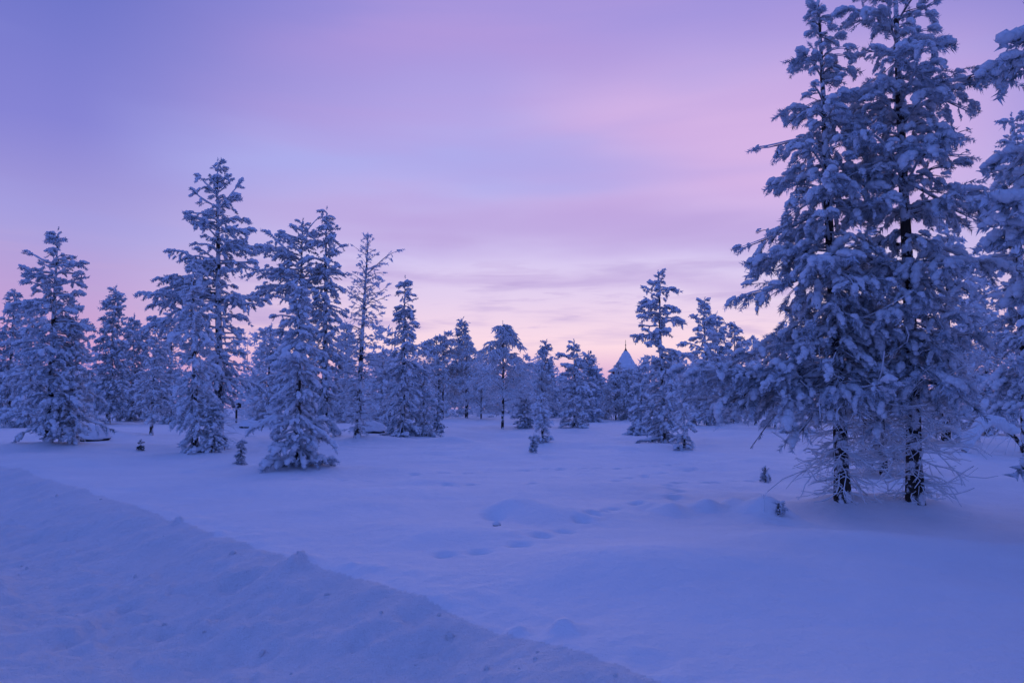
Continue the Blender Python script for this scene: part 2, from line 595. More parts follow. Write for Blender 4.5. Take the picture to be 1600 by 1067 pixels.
def Hm(X, Y):
    X = np.asarray(X, float)
    Y = np.asarray(Y, float)
    s, t = sd(X, Y)
    s2 = s + 0.13 * fbm(t * 0.55, t * 0 + 3.3, 11, 2) + 0.055 * fbm(t * 2.6, s * 0.8, 12, 3)
    crest = 0.025 + 0.05 * fbm(t * 0.8, t * 0 + 8.1, 21, 3) + 0.018 * fbm(t * 5, s * 4, 23, 3)
    # field side
    far = smoothstep(0, 14, s)
    field = (0.085 * pn(X * 0.17, Y * 0.17, 1) + 0.065 * pn(X * 0.45, Y * 0.45, 2) * (0.3 + 0.7 * far) + 0.030 * fbm(X * 1.1, Y * 1.1, 3, 2) * (0.45 + 0.55 * far)
             + 0.006 * fbm(X * 5, Y * 5, 4, 2))
    D = np.hypot(X, Y)
    field = field + 0.25 * smoothstep(30, 90, D) * pn(X * 0.05 + 4, Y * 0.05, 6)
    for mx, my, a, b, h in MOUNDS:
        q = ((X - mx) / a) ** 2 + ((Y - my) / b) ** 2
        field = field + h * np.exp(-q * 1.1)
    for mx, my, a, b, h in HUMMOCKS:
        m_ = (np.abs(X - mx) < 2.6 * a) & (np.abs(Y - my) < 2.6 * b)
        if np.any(m_):
            q = ((X - mx) / a) ** 2 + ((Y - my) / b) ** 2
            field = field + np.where(m_, h * np.exp(-q * 1.2), 0)
    # wind ripple lines
    field = field + 0.026 * np.clip(pn(X * 0.5 + 0.2 * Y, Y * 2.2 - 0.3 * X, 31), 0, 1) * (0.25 + 0.75 * far)
    z = field * smoothstep(0.0, 1.6, s2) + crest * np.exp(-(np.maximum(s2, 0) / 0.75) ** 2)
    # bank face and road, with a rounded lip
    u = np.clip((0.5 * (np.sqrt(s2 ** 2 + 0.05) - s2) - 0.01) / 1.60, 0, 1)
    prof = np.where(u < 0.75, 0.93 * u / 0.75 * (1.0 + 0.15 * np.sin(np.pi * u / 0.75)), 0.93 + 0.07 * smoothstep(0.75, 1.0, u))
    z = z + (ROADZ - crest) * np.clip(prof, 0, 1) * (1 - 0.35 * smoothstep(-0.5, 1.5, X))
    rough = smoothstep(0.02, 0.25, u) * (1 - 0.55 * smoothstep(0.9, 1.0, u) * smoothstep(0, -1.8, s2 + 1.4))
    z = z + rough * (0.008 * fbm(X * 14, Y * 14, 52, 2) * smoothstep(-0.3, 0.5, pn(X * 1.7, Y * 1.7, 55)) + 0.036 * fbm(X * 2.2, Y * 2.2, 41, 3)
                     + 0.022 * np.abs(fbm(X * 6, Y * 6, 44, 3)) * smoothstep(-0.5, 0.4, pn(X * 1.1, Y * 1.1, 57)) - 0.03 * smoothstep(0.35, 0.8, fbm(X * 3.3 + 9, Y * 3.3, 49, 2)))
    lump = smoothstep(-0.5, -1.1, s2) * smoothstep(-2.3, -1.5, s2)
    z = z + lump * 0.04 * np.clip(fbm(X * 4.5, Y * 4.5, 47, 2), 0, 2)
    z = z + smoothstep(-7.5, -9.0, s) * (0.5 + 0.1 * pn(X * 0.3, Y * 0.3, 9))
    q = ((X - HOL[0]) / 0.13) ** 2 + ((Y - HOL[1]) / 0.22) ** 2
    z = z - 0.12 * np.exp(-q)
    for cx, cy, r, h in CLODS:
        q = ((X - cx) ** 2 + (Y - cy) ** 2) / r ** 2
        z = z + h * np.exp(-q) * (1 + 0.6 * fbm(X * 8, Y * 8, 61, 2))
    return z


def pits(X, Y):
    z = np.zeros_like(X)
    for x, y in TP:
        m = (np.abs(X - x) < 0.5) & (np.abs(Y - y) < 0.5)
        if m.any():
            q = ((X[m] - x) ** 2 + (Y[m] - y) ** 2)
            z[m] += -0.10 * np.exp(-q / 0.08 ** 2) + 0.012 * np.exp(-q / 0.2 ** 2)
    return np.clip(z, -0.12, 0.05)


_T = np.geomspace(1.2, 160, 1800)


def gp(px, py):
    """ground point under a pixel of the 1600x1067 frame"""
    d = ray(px, py)
    X, Y, Z = d[0] * _T, d[1] * _T, CAMZ + d[2] * _T
    hit = np.nonzero(Z < Hm(X, Y))[0]
    if len(hit):
        x, y = X[hit[0]], Y[hit[0]]
    else:
        x, y = X[-1] * 0.6, Y[-1] * 0.6
    return np.array([x, y, float(Hm(x, y))])


def build_terrain():
    fine = np.linspace(-R(35.5), R(35.5), 410)
    rest = np.linspace(R(35.5), 2 * np.pi - R(35.5), 64)[1:-1]
    th = np.concatenate([fine, rest])
    d = np.concatenate([np.linspace(0.25, 1.6, 8, endpoint=False), np.exp(np.arange(math.log(1.6), math.log(2.6), 0.013)), np.exp(np.arange(math.log(2.63), math.log(9), 0.0072)), np.exp(np.arange(math.log(9.08), math.log(27), 0.0068)), np.exp(np.arange(math.log(27.3), math.log(110), 0.014)), np.geomspace(112, 200, 8)])
    TH, D = np.meshgrid(th, d, indexing='ij')
    X, Y = D * np.sin(TH), D * np.cos(TH)
    Z = Hm(X, Y) + pits(X, Y)
    V = np.stack([X, Y, Z], -1)
    nt_, nd = X.shape
    # vertex normals of the whole sheet, so that the pieces shade without seams
    dth = np.roll(V, -1, 0) - np.roll(V, 1, 0)
    dd = np.empty_like(V)
    dd[:, 1:-1] = V[:, 2:] - V[:, :-2]
    dd[:, 0] = V[:, 1] - V[:, 0]
    dd[:, -1] = V[:, -1] - V[:, -2]
    Nn = norm(np.cross(dth, dd))
    Nn = np.where(Nn[..., 2:3] < 0, -Nn, Nn)
    i, j = np.meshgrid(np.arange(nt_), np.arange(nd - 1), indexing='ij')
    i2 = (i + 1) % nt_
    Fq = np.stack([i * nd + j, i2 * nd + j, i2 * nd + j + 1, i * nd + j + 1], -1).reshape(-1, 4)
    s, t = sd(X, Y)
    sf = s.ravel()[Fq].mean(1)
    V = V.reshape(-1, 3)
    Nn = Nn.reshape(-1, 3)
    # centre fan under the camera
    cls = np.where(sf > 0.12, 0, np.where(sf > -1.45, 1, 2))
    for c, name, m in ((0, 'snow_field', 'ground'), (1, 'snow_bank', 'packed'), (2, 'road', 'packed')):
        f = Fq[cls == c]
        if c == 2:
            pass
        used = np.unique(f)
        remap = np.zeros(len(V), np.int64)
        remap[used] = np.arange(len(used))
        mb = MB()
        mb.add(V[used], remap[f])
        if c == 2:
            ring = remap[np.arange(nt_) * nd]
            cv = mb.n
            mb.add([[0, 0, float(Hm(0, 0))]], [[0, 0, 0]])
            mb.f.pop()
            k = np.arange(nt_)
            mb.f.append((np.stack([np.full(nt_, cv), ring[(k + 1) % nt_], ring[k]], -1), 0))
            used = np.append(used, used[0])
            Nn_l = np.concatenate([Nn[used[:-1]], [[0, 0, 1.0]]])
        else:
            Nn_l = Nn[used]
        o = mb.build(name, m, kind='structure')
        if len(o.data.vertices) == len(Nn_l):
            o.data.normals_split_custom_set_from_vertices(Nn_l.tolist())


build_terrain()

# ------------------------------------------------------------------ foliage templates (unit length along +x)
TR = np.random.RandomState(77)


def snow_template(lobes, sub):
    V0, F0 = ICO[sub]
    vs, fs, n = [], [], 0
    for (x, y, z, r, sx, sz) in lobes:
        v = V0.copy()
        v = v * (1 + TR.uniform(-0.16, 0.16, (len(v), 1)))
        v = v * np.array([r * sx, r, r * sz])
        v[:, 2] = np.where(v[:, 2] < 0, v[:, 2] * 0.65, v[:, 2])
        vs.append(v + np.array([x, y, z]))
        fs.append(F0 + n)
        n += len(v)
    return np.concatenate(vs), np.concatenate(fs)


def lobes_hi():
    u = TR.uniform
    return [(0.20, u(-.06, .06), 0.12 + u(-.03, .03), u(.20, .27), 1.15, .85), (0.55, u(-.10, .10), 0.13 + u(-.04, .04), u(.24, .31), 1.15, .85),
            (0.88, u(-.08, .08), 0.03 + u(-.05, .05), u(.18, .26), 1.15, .85)]


def lobes_mid():
    u = TR.uniform
    return [(0.20, u(-.10, .10), 0.12 + u(-.05, .05), u(.20, .28), 1.15, .9), (0.55, u(-.14, .14), 0.12 + u(-.06, .06), u(.22, .32), 1.15, .9),
            (0.88, u(-.12, .12), 0.03 + u(-.07, .07), u(.17, .26), 1.1, .9)]


def hi_pair():
    l = lobes_hi()
    v1, f1 = snow_template(l[:2], 1)
    v2, f2 = snow_template(l[2:] + [(TR.uniform(.2, .8), TR.choice([-1, 1]) * TR.uniform(.14, .24), TR.uniform(-.04, .06), TR.uniform(.13, .2), 1.0, .9)], 0)
    return np.concatenate([v1, v2]), np.concatenate([f1, f2 + len(v1)])


SNOW = {
    'hi': [hi_pair() for _ in range(10)],
    'mid': [snow_template(lobes_mid(), 0) for _ in range(10)],
    'low': [snow_template([(0.5, TR.uniform(-.06, .06), 0.10, TR.uniform(.26, .34), 1.7, .85)], 0) for _ in range(6)],
}


def needle_template(n, length, width):
    x = TR.uniform(0.0, 0.95, n)
    a = TR.uniform(0, 2 * np.pi, n)
    rad = np.stack([np.zeros(n), np.cos(a), np.sin(a) * 0.9 - 0.15], -1)
    d = norm(rad * 1.0 + np.array([0.75, 0, 0]) + TR.normal(0, 0.15, (n, 3)))
    L = length * TR.uniform(0.7, 1.15, (n, 1))
    base = np.stack([x, TR.normal(0, .03, n), TR.normal(0, .03, n) - 0.06 * x * x], -1)
    side = norm(np.cross(d, TR.normal(0, 1, (n, 3)))) * width
    tip = base + d * L
    V = np.stack([base - side * 0.5, base + side * 0.5, tip], 1).reshape(-1, 3)
    return V, np.arange(3 * n).reshape(-1, 3)


NEED = {
    'hi': [needle_template(54, 0.33, 0.066) for _ in range(6)],
    'mid': [needle_template(26, 0.34, 0.14) for _ in range(6)],
    'low': [needle_template(15, 0.44, 0.22) for _ in range(6)],
}


def place(mb, templates, pos, dirv, size, rng, mi=0, up=(0, 0, 1.0), roll=0.5):
    """stamp random templates at pos along dirv"""
    B = len(pos)
    if B == 0:
        return
    x = norm(dirv)
    upv = np.array(up) + rng.normal(0, roll * 0.35, (B, 3))
    y = norm(np.cross(upv, x))
    z = np.cross(x, y)
    Mx = np.stack([x, y, z], 1) * size[:, None, None]
    idx = rng.randint(0, len(templates), B)
    for k, (V, Fc) in enumerate(templates):
        m = idx == k
        c = int(m.sum())
        if c == 0:
            continue
        W_ = np.einsum('vi,bij->bvj', V, Mx[m]) + pos[m][:, None]
        mb.add(W_.reshape(-1, 3), (Fc[None] + (np.arange(c) * len(V))[:, None, None]).reshape(-1, 3), mi)


# ------------------------------------------------------------------ conifers
def interp_prof(prof, u):
    xs = [p[0] for p in prof]
    return np.interp(u, xs, [p[1] for p in prof]), np.interp(u, xs, [p[2] for p in prof])


BOUGHS = {}


def place_bough(key, root, at, az, L):
    ml, mn, ms, L0 = BOUGHS[key]
    bo = bpy.data.objects.new('branch', ml)
    COL.objects.link(bo)
    bo.parent = root
    bo.location = at
    bo.rotation_euler = (0, 0, az)
    s = L / L0
    bo.scale = (s, s, s)
    for nm, me in (('needle_tufts', mn), ('snow_load', ms)):
        if me is not None:
            c = bpy.data.objects.new(nm, me)
            COL.objects.link(c)
            c.parent = bo
            c['kind'] = 'stuff'


def conifer(name, loc, H, prof, label, seed, lod='mid', cat='tree', crown=0.08, whorl=0.34, nb=5, spacing=0.2, paw=0.26, load=0.8, up_top=35, up_bot=-8, droop=0.22,
            trunk_r=None, lean=(0, 0), needle='needle', branches=False, jitter=0.32, twigs=0, twig_h=1.5, sub_len=0.42, group=None, ridge=True, bare_gap=0.06, extra=(), top_paw=1.0, fill=0.7, ridge_k=1.0, sparse_top=0.0):
    """a snow-laden conifer: tapered trunk, whorled boughs with side shoots, needle tufts and snow clumps.
    prof: [(u, reach to -x, reach to +x)] with u 0 at the ground and 1 at the tip; lean: top offset in m"""
    rng = np.random.RandomState(seed)
    root = empty(name, loc, label, cat, group)
    if H > 1.0 and lod != 'hi':
        H -= 0.55 * paw
    if lod != 'hi' and lean == (0, 0):
        lean = tuple(rng.normal(0, 0.018, 2) * H)
    tr = trunk_r or 0.014 * H + 0.015
    # trunk
    nseg = 14
    uu = np.linspace(0, 1, nseg)
    wobx = np.cumsum(rng.normal(0, 0.008 * H / 8, nseg))
    woby = np.cumsum(rng.normal(0, 0.008 * H / 8, nseg))
    TPt = np.stack([lean[0] * uu + wobx - wobx[0], lean[1] * uu + woby - woby[0], uu * H * 0.985 - 0.10 * (1 - uu)], -1)
    trad = tr * (1 - uu) ** 0.85 + 0.012
    trad[0] *= 1.25
    mb = MB()
    tubes(mb, TPt, trad, 8 if lod == 'hi' else 6, cap=True)
    mb.build('trunk', 'bark' if lod == 'hi' else 'bark_frosted', root)

    def trunk_at(z):
        u = z / H
        return np.array([np.interp(u, uu, TPt[:, 0]), np.interp(u, uu, TPt[:, 1]), z])

    if lod == 'hi':
        kk, tk = 6, 4
    elif lod == 'mid':
        kk, tk = 4, 3
    else:
        kk, tk = 3, 3
    limb = MB()
    need = MB()
    snow = MB()
    specs = []
    z = crown * H
    az0 = rng.uniform(0, 6.28)
    while z < H * 0.985:
        u = z / H
        n = max(3, int(round(nb * (1 - 0.2 * u) + rng.uniform(-0.6, 0.6))))
        az0 += 0.9 + rng.uniform(-.3, .3)
        for b in range(n):
            if rng.rand() < bare_gap:
                continue
            az = az0 + b * 2 * np.pi / n + rng.normal(0, 0.25)
            zb = z + rng.normal(0, 0.28) * whorl
            ub = min(max(zb / H, crown * 0.6), 0.99)
            l, r = interp_prof(prof, ub)
            c = math.cos(az)
            L = l * max(0, -c) ** 2 + r * max(0, c) ** 2 + (l + r) * 0.5 * (1 - c * c)
            L *= rng.uniform(1 - jitter * 1.7, 1 + jitter * 0.5)
            L *= 0.92 + 0.34 * float(pn(ub * H / (2.2 * whorl) + seed, az * 1.1, seed))
            L = max(L - (0.55 if lod == 'hi' else 0.35) * paw, 0.4 * L)
            specs.append((ub * H, az, max(L, 0.35 * paw), None))
        for b in range(int(nb * fill * (1.3 - 1.25 * u) + rng.rand())):
            az = rng.uniform(0, 6.28)
            ub = min(max((z + rng.uniform(-0.5, 0.5) * whorl) / H, crown * 0.8), 0.985)
            l, r = interp_prof(prof, ub)
            specs.append((ub * H, az, max(0.35 * paw, 0.5 * (l + r) * rng.uniform(0.3, 0.62) - 0.2 * paw), None))
        z += whorl * (1.2 - 0.5 * u + sparse_top * u * u) * rng.uniform(0.7, 1.3)
    for (ub, az, L, ang) in extra:
        specs.append((ub * H, az, L, ang))
    for (zb, az, L, ang) in specs:
        u = zb / H
        Lreal = L
        if branches:
            # boughs of like length share their mesh data; each is an object of its own, turned and scaled
            lb = int(round(math.log(L) / math.log(1.22)))
            key = (paw, spacing, needle, load, ridge_k, sub_len, droop, up_top, up_bot, lb, int(u * 4), ang is None, rng.randint(0, 2 if ang is None else 4))
            if key in BOUGHS:
                place_bough(key, root, trunk_at(zb), az, Lreal)
                continue
            L = 1.22 ** lb
        hd = np.array([math.cos(az), math.sin(az), 0]) if not branches else np.array([1.0, 0, 0])
        sdv = np.array([-hd[1], hd[0], 0])
        a0 = R(up_bot + (up_top - up_bot) * u ** 1.3 + rng.normal(0, 9)) if ang is None else R(ang)
        dr = droop * rng.uniform(0.6, 1.4) * (1 - 0.55 * u) if ang is None else 0.12
        nP = {'hi': 7, 'mid': 5, 'low': 4}[lod]
        tt = np.linspace(0, 1, nP)
        wl = rng.normal(0, 0.05)
        P = (trunk_at(zb) if not branches else np.zeros(3)) + np.outer(tt * L, hd) + np.outer(L * (math.tan(a0) * tt - dr * tt ** 2 + 0.05 * np.sin(tt * 5 + rng.uniform(0, 6))), [0, 0, 1]) \
            + np.outer(L * wl * np.sin(tt * 4 + rng.uniform(0, 6)), sdv)
        # keep the boughs on top of the snow
        zmin = 0.0 if not branches else -zb
        P[:, 2] = np.maximum(P[:, 2], zmin + 0.04 + 0.05 * rng.rand())
        bp = rng.choice([0.75, 0.92, 1.08, 1.35], p=[.32, .33, .25, .10])
        bl = min(1.0, load * rng.uniform(0.6, 1.35))
        br = 0.010 + 0.014 * L * (1 - 0.3 * u)
        limb_b, need_b, snow_b = (MB(), MB(), MB()) if branches else (limb, need, snow)
        tubes(limb_b, P, br * (1 - 0.75 * tt) , kk)
        # side shoots
        ns = max(2, int(L * 1.1 / spacing))
        st = np.linspace(0.18, 0.97, ns) + rng.normal(0, 0.03, ns)
        st = np.clip(st, 0.1, 1)
        side = np.where(np.arange(ns) % 2 == 0, 1.0, -1.0)
        base = np.stack([np.interp(st, tt, P[:, k]) for k in range(3)], -1)
        tang = norm(P[-1] - P[0])
        sa = R(48) + rng.normal(0, 0.25, ns)
        sl = (sub_len * L * (1 - st) * rng.uniform(0.7, 1.2, ns) + paw * rng.uniform(0.5, 1.0, ns))
        sdir = norm(tang[None] * np.cos(sa)[:, None] + sdv[None] * (np.sin(sa) * side)[:, None] + np.stack([np.zeros(ns), np.zeros(ns), rng.normal(-0.05, 0.36, ns)], -1))
        q = np.linspace(0, 1, {'hi': 4, 'mid': 3, 'low': 2}[lod])
        SPt = base[:, None] + sdir[:, None] * (sl[:, None] * q)[..., None]
        SPt[..., 2] += -(0.28 * sl[:, None] * q ** 2) * rng.uniform(0.3, 1.3, (ns, 1))
        SPt[..., 2] = np.maximum(SPt[..., 2], zmin + 0.03)
        tubes(limb_b, SPt, (0.006 + 0.006 * sl[:, None]) * (1 - 0.6 * q), tk)
        # tufts along side shoots and at the bough tip
        pos, dv, sz = [], [], []
        for i in range(ns):
            m = max(1, int(sl[i] / spacing + rng.rand()))
            for w in range(m):
                f = 1 - (w + rng.uniform(0, 0.5)) / m * 0.85
                p0 = np.array([np.interp(max(f - 0.35 * paw / sl[i], 0), q, SPt[i, :, k]) for k in range(3)])
                d0 = SPt[i, -1] - SPt[i, -2] if f > 0.5 else SPt[i, 1] - SPt[i, 0]
                pos.append(p0)
                dv.append(d0 / np.linalg.norm(d0) + rng.normal(0, 0.30, 3) + np.array([0, 0, -0.22]))
                sz.append(paw * bp * rng.uniform(0.6, 1.3) * (0.75 + 0.25 * (1 - u)))
        for w in range(2):
            pos.append(P[-1] - (P[-1] - P[-2]) * 0.4 * w)
            dv.append(norm(P[-1] - P[-2]) + np.array([0, 0, -0.15]) + rng.normal(0, 0.12, 3))
            sz.append(paw * bp * rng.uniform(0.8, 1.3))
        pos, dv, sz = np.array(pos), np.array(dv), np.array(sz)
        sz = sz * (1.0 if u < 0.8 else max(0.55, 1 - (u - 0.8) * 1.6) * top_paw)
        place(need_b, NEED[lod], pos, dv, sz * 1.08, rng)
        has = rng.rand(len(pos)) < bl
        sc = rng.uniform(0.75, 1.2, len(pos))
        place(snow_b, SNOW[lod], pos[has] + np.array([0, 0, 0.02]), dv[has], (sz * sc)[has], rng)
        if ridge and load > 0.3 and lod != 'low':
            rt = np.linspace(0.12, 1, nP)
            RP = np.stack([np.interp(rt, tt, P[:, k]) for k in range(3)], -1) + np.array([0, 0, br * 0.6 + 0.012])
            tubes(snow_b, RP, (0.10 * paw + 0.028 * L) * ridge_k * load * rng.uniform(0.5, 1.2, nP) * np.sin(np.pi * np.clip(rt, 0.08, 0.97)) ** 0.4, 5 if lod == 'hi' else 4)
        if branches:
            BOUGHS[key] = (limb_b.mesh('branch', ['limb']), need_b.mesh('needle_tufts', [needle]), snow_b.mesh('snow_load', ['snow']) if snow_b.v else None, L)
            place_bough(key, root, trunk_at(zb), az, Lreal)
    # leader shoots at the tip
    topn = 5
    tp = np.array([trunk_at(H * (1 - 0.018 * k)) for k in range(topn)])
    td = np.tile([lean[0] * 0.02, 0, 1.0], (topn, 1)) + rng.normal(0, 0.3, (topn, 3))
    tgt_n, tgt_s = (MB(), MB()) if branches else (need, snow)
    place(tgt_n, NEED[lod], tp, td, np.full(topn, paw * 0.6), rng)
    if fill > 0:
        nt_ = int(H * (0.985 - 0.22) / (paw * 0.6))
        zt = H * rng.uniform(max(crown + 0.05, 0.22), 0.985, nt_)
        pt = np.stack([trunk_at(z_) for z_ in zt])
        dt = norm(np.stack([rng.normal(0, 1, nt_), rng.normal(0, 1, nt_), rng.uniform(-0.2, 1.0, nt_)], -1))
        st_ = paw * rng.uniform(0.6, 1.0, nt_) * (1.15 - 0.55 * zt / H)
        place(tgt_n, NEED[lod], pt, dt, st_, rng)
        kk_ = rng.rand(nt_) < load
        place(tgt_s, SNOW[lod], pt[kk_], dt[kk_], st_[kk_] * 0.9, rng)
    place(tgt_s, SNOW[lod], tp[1:], td[1:], np.full(topn - 1, paw * 0.55), rng)
    if branches:
        ld = tgt_n.build('leader_shoot', needle, root, 'stuff')
        tgt_s.build('snow_load', 'snow', ld, 'stuff')
    # dead lower twigs furred with frost
    if twigs:
        tw = MB()
        n = twigs
        zb = rng.uniform(0.05, 1, n) ** 1.1 * twig_h
        az = rng.uniform(0, 2 * np.pi, n)
        L = rng.uniform(0.3, 0.95, n) * np.interp(zb / max(twig_h, 1e-3), [0, 0.5, 1], [0.75, 1.0, 1.0])
        q = np.linspace(0, 1, 8)
        hd = np.stack([np.cos(az), np.sin(az), np.zeros(n)], -1)
        sag = rng.uniform(0.2, 0.95, n)
        hook = rng.uniform(0.0, 0.8, n)
        P = np.stack([trunk_at(z_) for z_ in zb])[:, None] + hd[:, None] * (L[:, None] * q)[..., None]
        bend = rng.normal(0, 0.25, n)
        P += np.stack([-hd[:, 1], hd[:, 0], np.zeros(n)], -1)[:, None] * (L[:, None] * bend[:, None] * q ** 2)[..., None]
        P += 0.11 * L[:, None, None] * np.sin(q[None, :, None] * rng.uniform(4, 9, (n, 1, 3)) + rng.uniform(0, 6, (n, 1, 3))) * q[None, :, None]
        P[..., 2] += L[:, None] * (0.15 * q - sag[:, None] * q ** 1.6 + hook[:, None] * np.clip(q - 0.55, 0, 1) ** 1.5 * 2)
        P[..., 2] = np.maximum(P[..., 2], 0.015)
        tubes(tw, P, (0.008 + 0.004 * rng.rand(n, 1)) * (1 - 0.35 * q), 4)
        for j in range(5):
            i0 = rng.randint(1, 5, n)
            b0 = P[np.arange(n), i0]
            sgn = rng.choice([-1, 1], n)
            d0 = norm(hd * 0.8 + np.stack([-hd[:, 1], hd[:, 0], np.zeros(n)], -1) * sgn[:, None] * 0.8 + np.stack([np.zeros(n), np.zeros(n), rng.normal(-0.15, 0.4, n)], -1))
            l0 = L * rng.uniform(0.2, 0.5, n)
            q3 = np.linspace(0, 1, 4)
            Q = b0[:, None] + d0[:, None] * (l0[:, None] * q3)[..., None]
            Q[..., 2] += -l0[:, None] * rng.uniform(-0.2, 0.45, (n, 1)) * q3 ** 2
            Q[..., 2] = np.maximum(Q[..., 2], 0.012)
            tubes(tw, Q, 0.0065 * np.ones((n, 1)) * (1 - 0.3 * q3), 3)
        tw.build('frosted_twigs', 'frost', root, 'stuff')
    if not branches:
        cr = MB()
        cr.v, cr.f, cr.n = limb.v[:], limb.f[:], limb.n
        for (v, (f, _)) in zip(need.v, need.f):
            pass
        off = cr.n
        for v in need.v:
            cr.v.append(v)
        for f, _ in need.f:
            cr.f.append((f + off, 1))
        cr.n += need.n
        co = cr.build('crown', ['limb', needle], root, 'stuff')
        snow.build('snow_load', 'snow', co, 'stuff')
    return root


# ------------------------------------------------------------------ birches and other bare trees white with hoar frost
def frosted_tree(name, loc, H, Rad, label, seed, cat='tree', stems=1, limbs=16, subs=9, twig=9, r_twig=0.010, droop=0.35, crown=0.22, lean=0.0, conical=False, up=55, clump=0.0, frost='frost', group=None, k=3):
    rng = np.random.RandomState(seed)
    root = empty(name, loc, label, cat, group)
    cr = MB()
    cl = MB()
    for s_ in range(stems):
        h = H * (1.0 if s_ == 0 else rng.uniform(0.82, 0.97))
        off = np.array([0, 0, 0]) if s_ == 0 else np.array([rng.uniform(-.6, .6) * Rad * 0.35, rng.uniform(-.4, .4), 0])
        nseg = 10
        uu = np.linspace(0, 1, nseg)
        wx = np.cumsum(rng.normal(0, 0.012 * h / 6, nseg))
        TP_ = np.stack([off[0] * (0.3 + 0.9 * uu) + lean * uu + wx - wx[0], off[1] + np.cumsum(rng.normal(0, 0.01, nseg)), uu * h * 0.93 - 0.08 * (1 - uu)], -1)
        mb = MB()
        tubes(mb, TP_, (0.010 * H + 0.015) * (1 - uu) ** 0.8 + 0.012, 6, cap=True)
        mb.build('trunk', 'bark', root)
        nl = limbs if stems == 1 else max(6, int(limbs * 0.7))
        ul = crown + (0.97 - crown) * np.linspace(0, 1, nl) ** 0.9
        for i in range(nl):
            u = ul[i]
            az = i * 2.4 + rng.normal(0, 0.4)
            hd = np.array([math.cos(az), math.sin(az), 0])
            sv = np.array([-hd[1], hd[0], 0])
            shape = (1 - u) ** 0.75 if conical else (math.sqrt(max(0.04, 1 - (abs(u - 0.42) / 0.60) ** 2.0)) if u < 0.45 else 0.12 + 0.88 * ((1 - u) / 0.55) ** 0.75)
            L = Rad * shape * rng.uniform(0.7, 1.15)
            b0 = np.array([np.interp(u * 0.985, uu, TP_[:, m]) for m in range(3)])
            q = np.linspace(0, 1, 6)
            a = math.tan(R(up * rng.uniform(0.5, 1.1))) * min(1.0, 0.35 + 1.7 * (1 - u))
            P = b0 + np.outer(L * q, hd) + np.outer(L * (a * q * (1 - 0.35 * q) - droop * q ** 3), [0, 0, 1]) + np.outer(L * rng.normal(0, 0.12) * q ** 2, sv)
            zlim = h * 1.0
            P[:, 2] = np.minimum(P[:, 2], zlim - 0.02 * h * rng.rand())
            tubes(cr, P, (0.010 + 0.012 * L) * (1 - 0.7 * q), 4, 0)
            st = np.linspace(0.15, 1, subs)
            sb = np.stack([np.interp(st, q, P[:, m]) for m in range(3)], -1)
            sg = np.where(np.arange(subs) % 2 == 0, 1, -1)
            sd_ = norm(hd[None] * 0.6 + sv[None] * (sg * rng.uniform(0.3, 1.0, subs))[:, None] + np.stack([np.zeros(subs)] * 2 + [rng.uniform(-0.1, 0.8, subs)], -1))
            sl = (0.5 * L * (1 - 0.6 * st) + 0.12 * Rad) * rng.uniform(0.6, 1.2, subs)
            q4 = np.linspace(0, 1, 5)
            SP_ = sb[:, None] + sd_[:, None] * (sl[:, None] * q4)[..., None]
            SP_[..., 2] -= droop * 1.2 * sl[:, None] * q4 ** 2
            tubes(cr, SP_, (r_twig * 1.15) * (1 - 0.4 * q4) * np.ones((subs, 1)), 3, 1)
            # fine twigs
            n = subs * twig
            si = np.repeat(np.arange(subs), twig)
            f = rng.uniform(0.1, 1, n)
            tb = np.stack([SP_[si, np.clip((f * 4).astype(int), 0, 3), m] * (1 - (f * 4 % 1)) + SP_[si, np.clip((f * 4).astype(int), 0, 3) + 1, m] * (f * 4 % 1) for m in range(3)], -1)
            td = norm(sd_[si] * 0.5 + rng.normal(0, 0.6, (n, 3)) + np.array([0, 0, 0.05]))
            tl = rng.uniform(0.10, 0.26, n) * (0.35 * Rad + 0.35)
            q3 = np.linspace(0, 1, 2)
            Tw = tb[:, None] + td[:, None] * (tl[:, None] * q3)[..., None]
            Tw[..., 2] -= droop * 1.5 * tl[:, None] * q3 ** 2
            tubes(cr, Tw, r_twig * (1 - 0.45 * q3) * np.ones((n, 1)), k, 1)
            if clump > 0:
                m = rng.rand(n) < clump
                place(cl, SNOW['low'], tb[m], td[m], rng.uniform(0.10, 0.24, int(m.sum())) * (0.5 + 0.3 * Rad), rng)
    c = cr.build('crown', ['limb', frost], root, 'stuff')
    cl.build('snow_load', 'snow', c, 'stuff')
    return root


def mpp(p):
    """metres per pixel of the 1600 frame at a point"""
    return (p[1] * CP + (p[2] - CAMZ) * SP) / F


def top_z(px, py, p):
    """height above p of the ray through a pixel at the depth of p"""
    d = ray(px, py)
    return CAMZ + d[2] * p[1] / d[1] - p[2]


def tree_at(px, base, top, **kw):
    p = gp(px, base)
    H = top_z(px, top, p)
    return p, H, mpp(p)


def cone(hw, m, belly=0.12, power=0.8, bottom=0.75):
    """symmetrical outline: half width hw in pixels at the belly"""
    r = hw * m
    us = np.linspace(belly, 1, 9)
    return [(0, r * bottom, r * bottom)] + [(u, r * (1 - (u - belly) / (1 - belly)) ** power + 0.02, r * (1 - (u - belly) / (1 - belly)) ** power + 0.02) for u in us]


def prof_px(base, top, m, rows):
    """rows: (pixel y, px reach left, px reach right) from the trunk line"""
    rows = sorted(rows, key=lambda r: -r[0])
    return [((base - y) / (base - top), l * m, r * m) for y, l, r in rows]



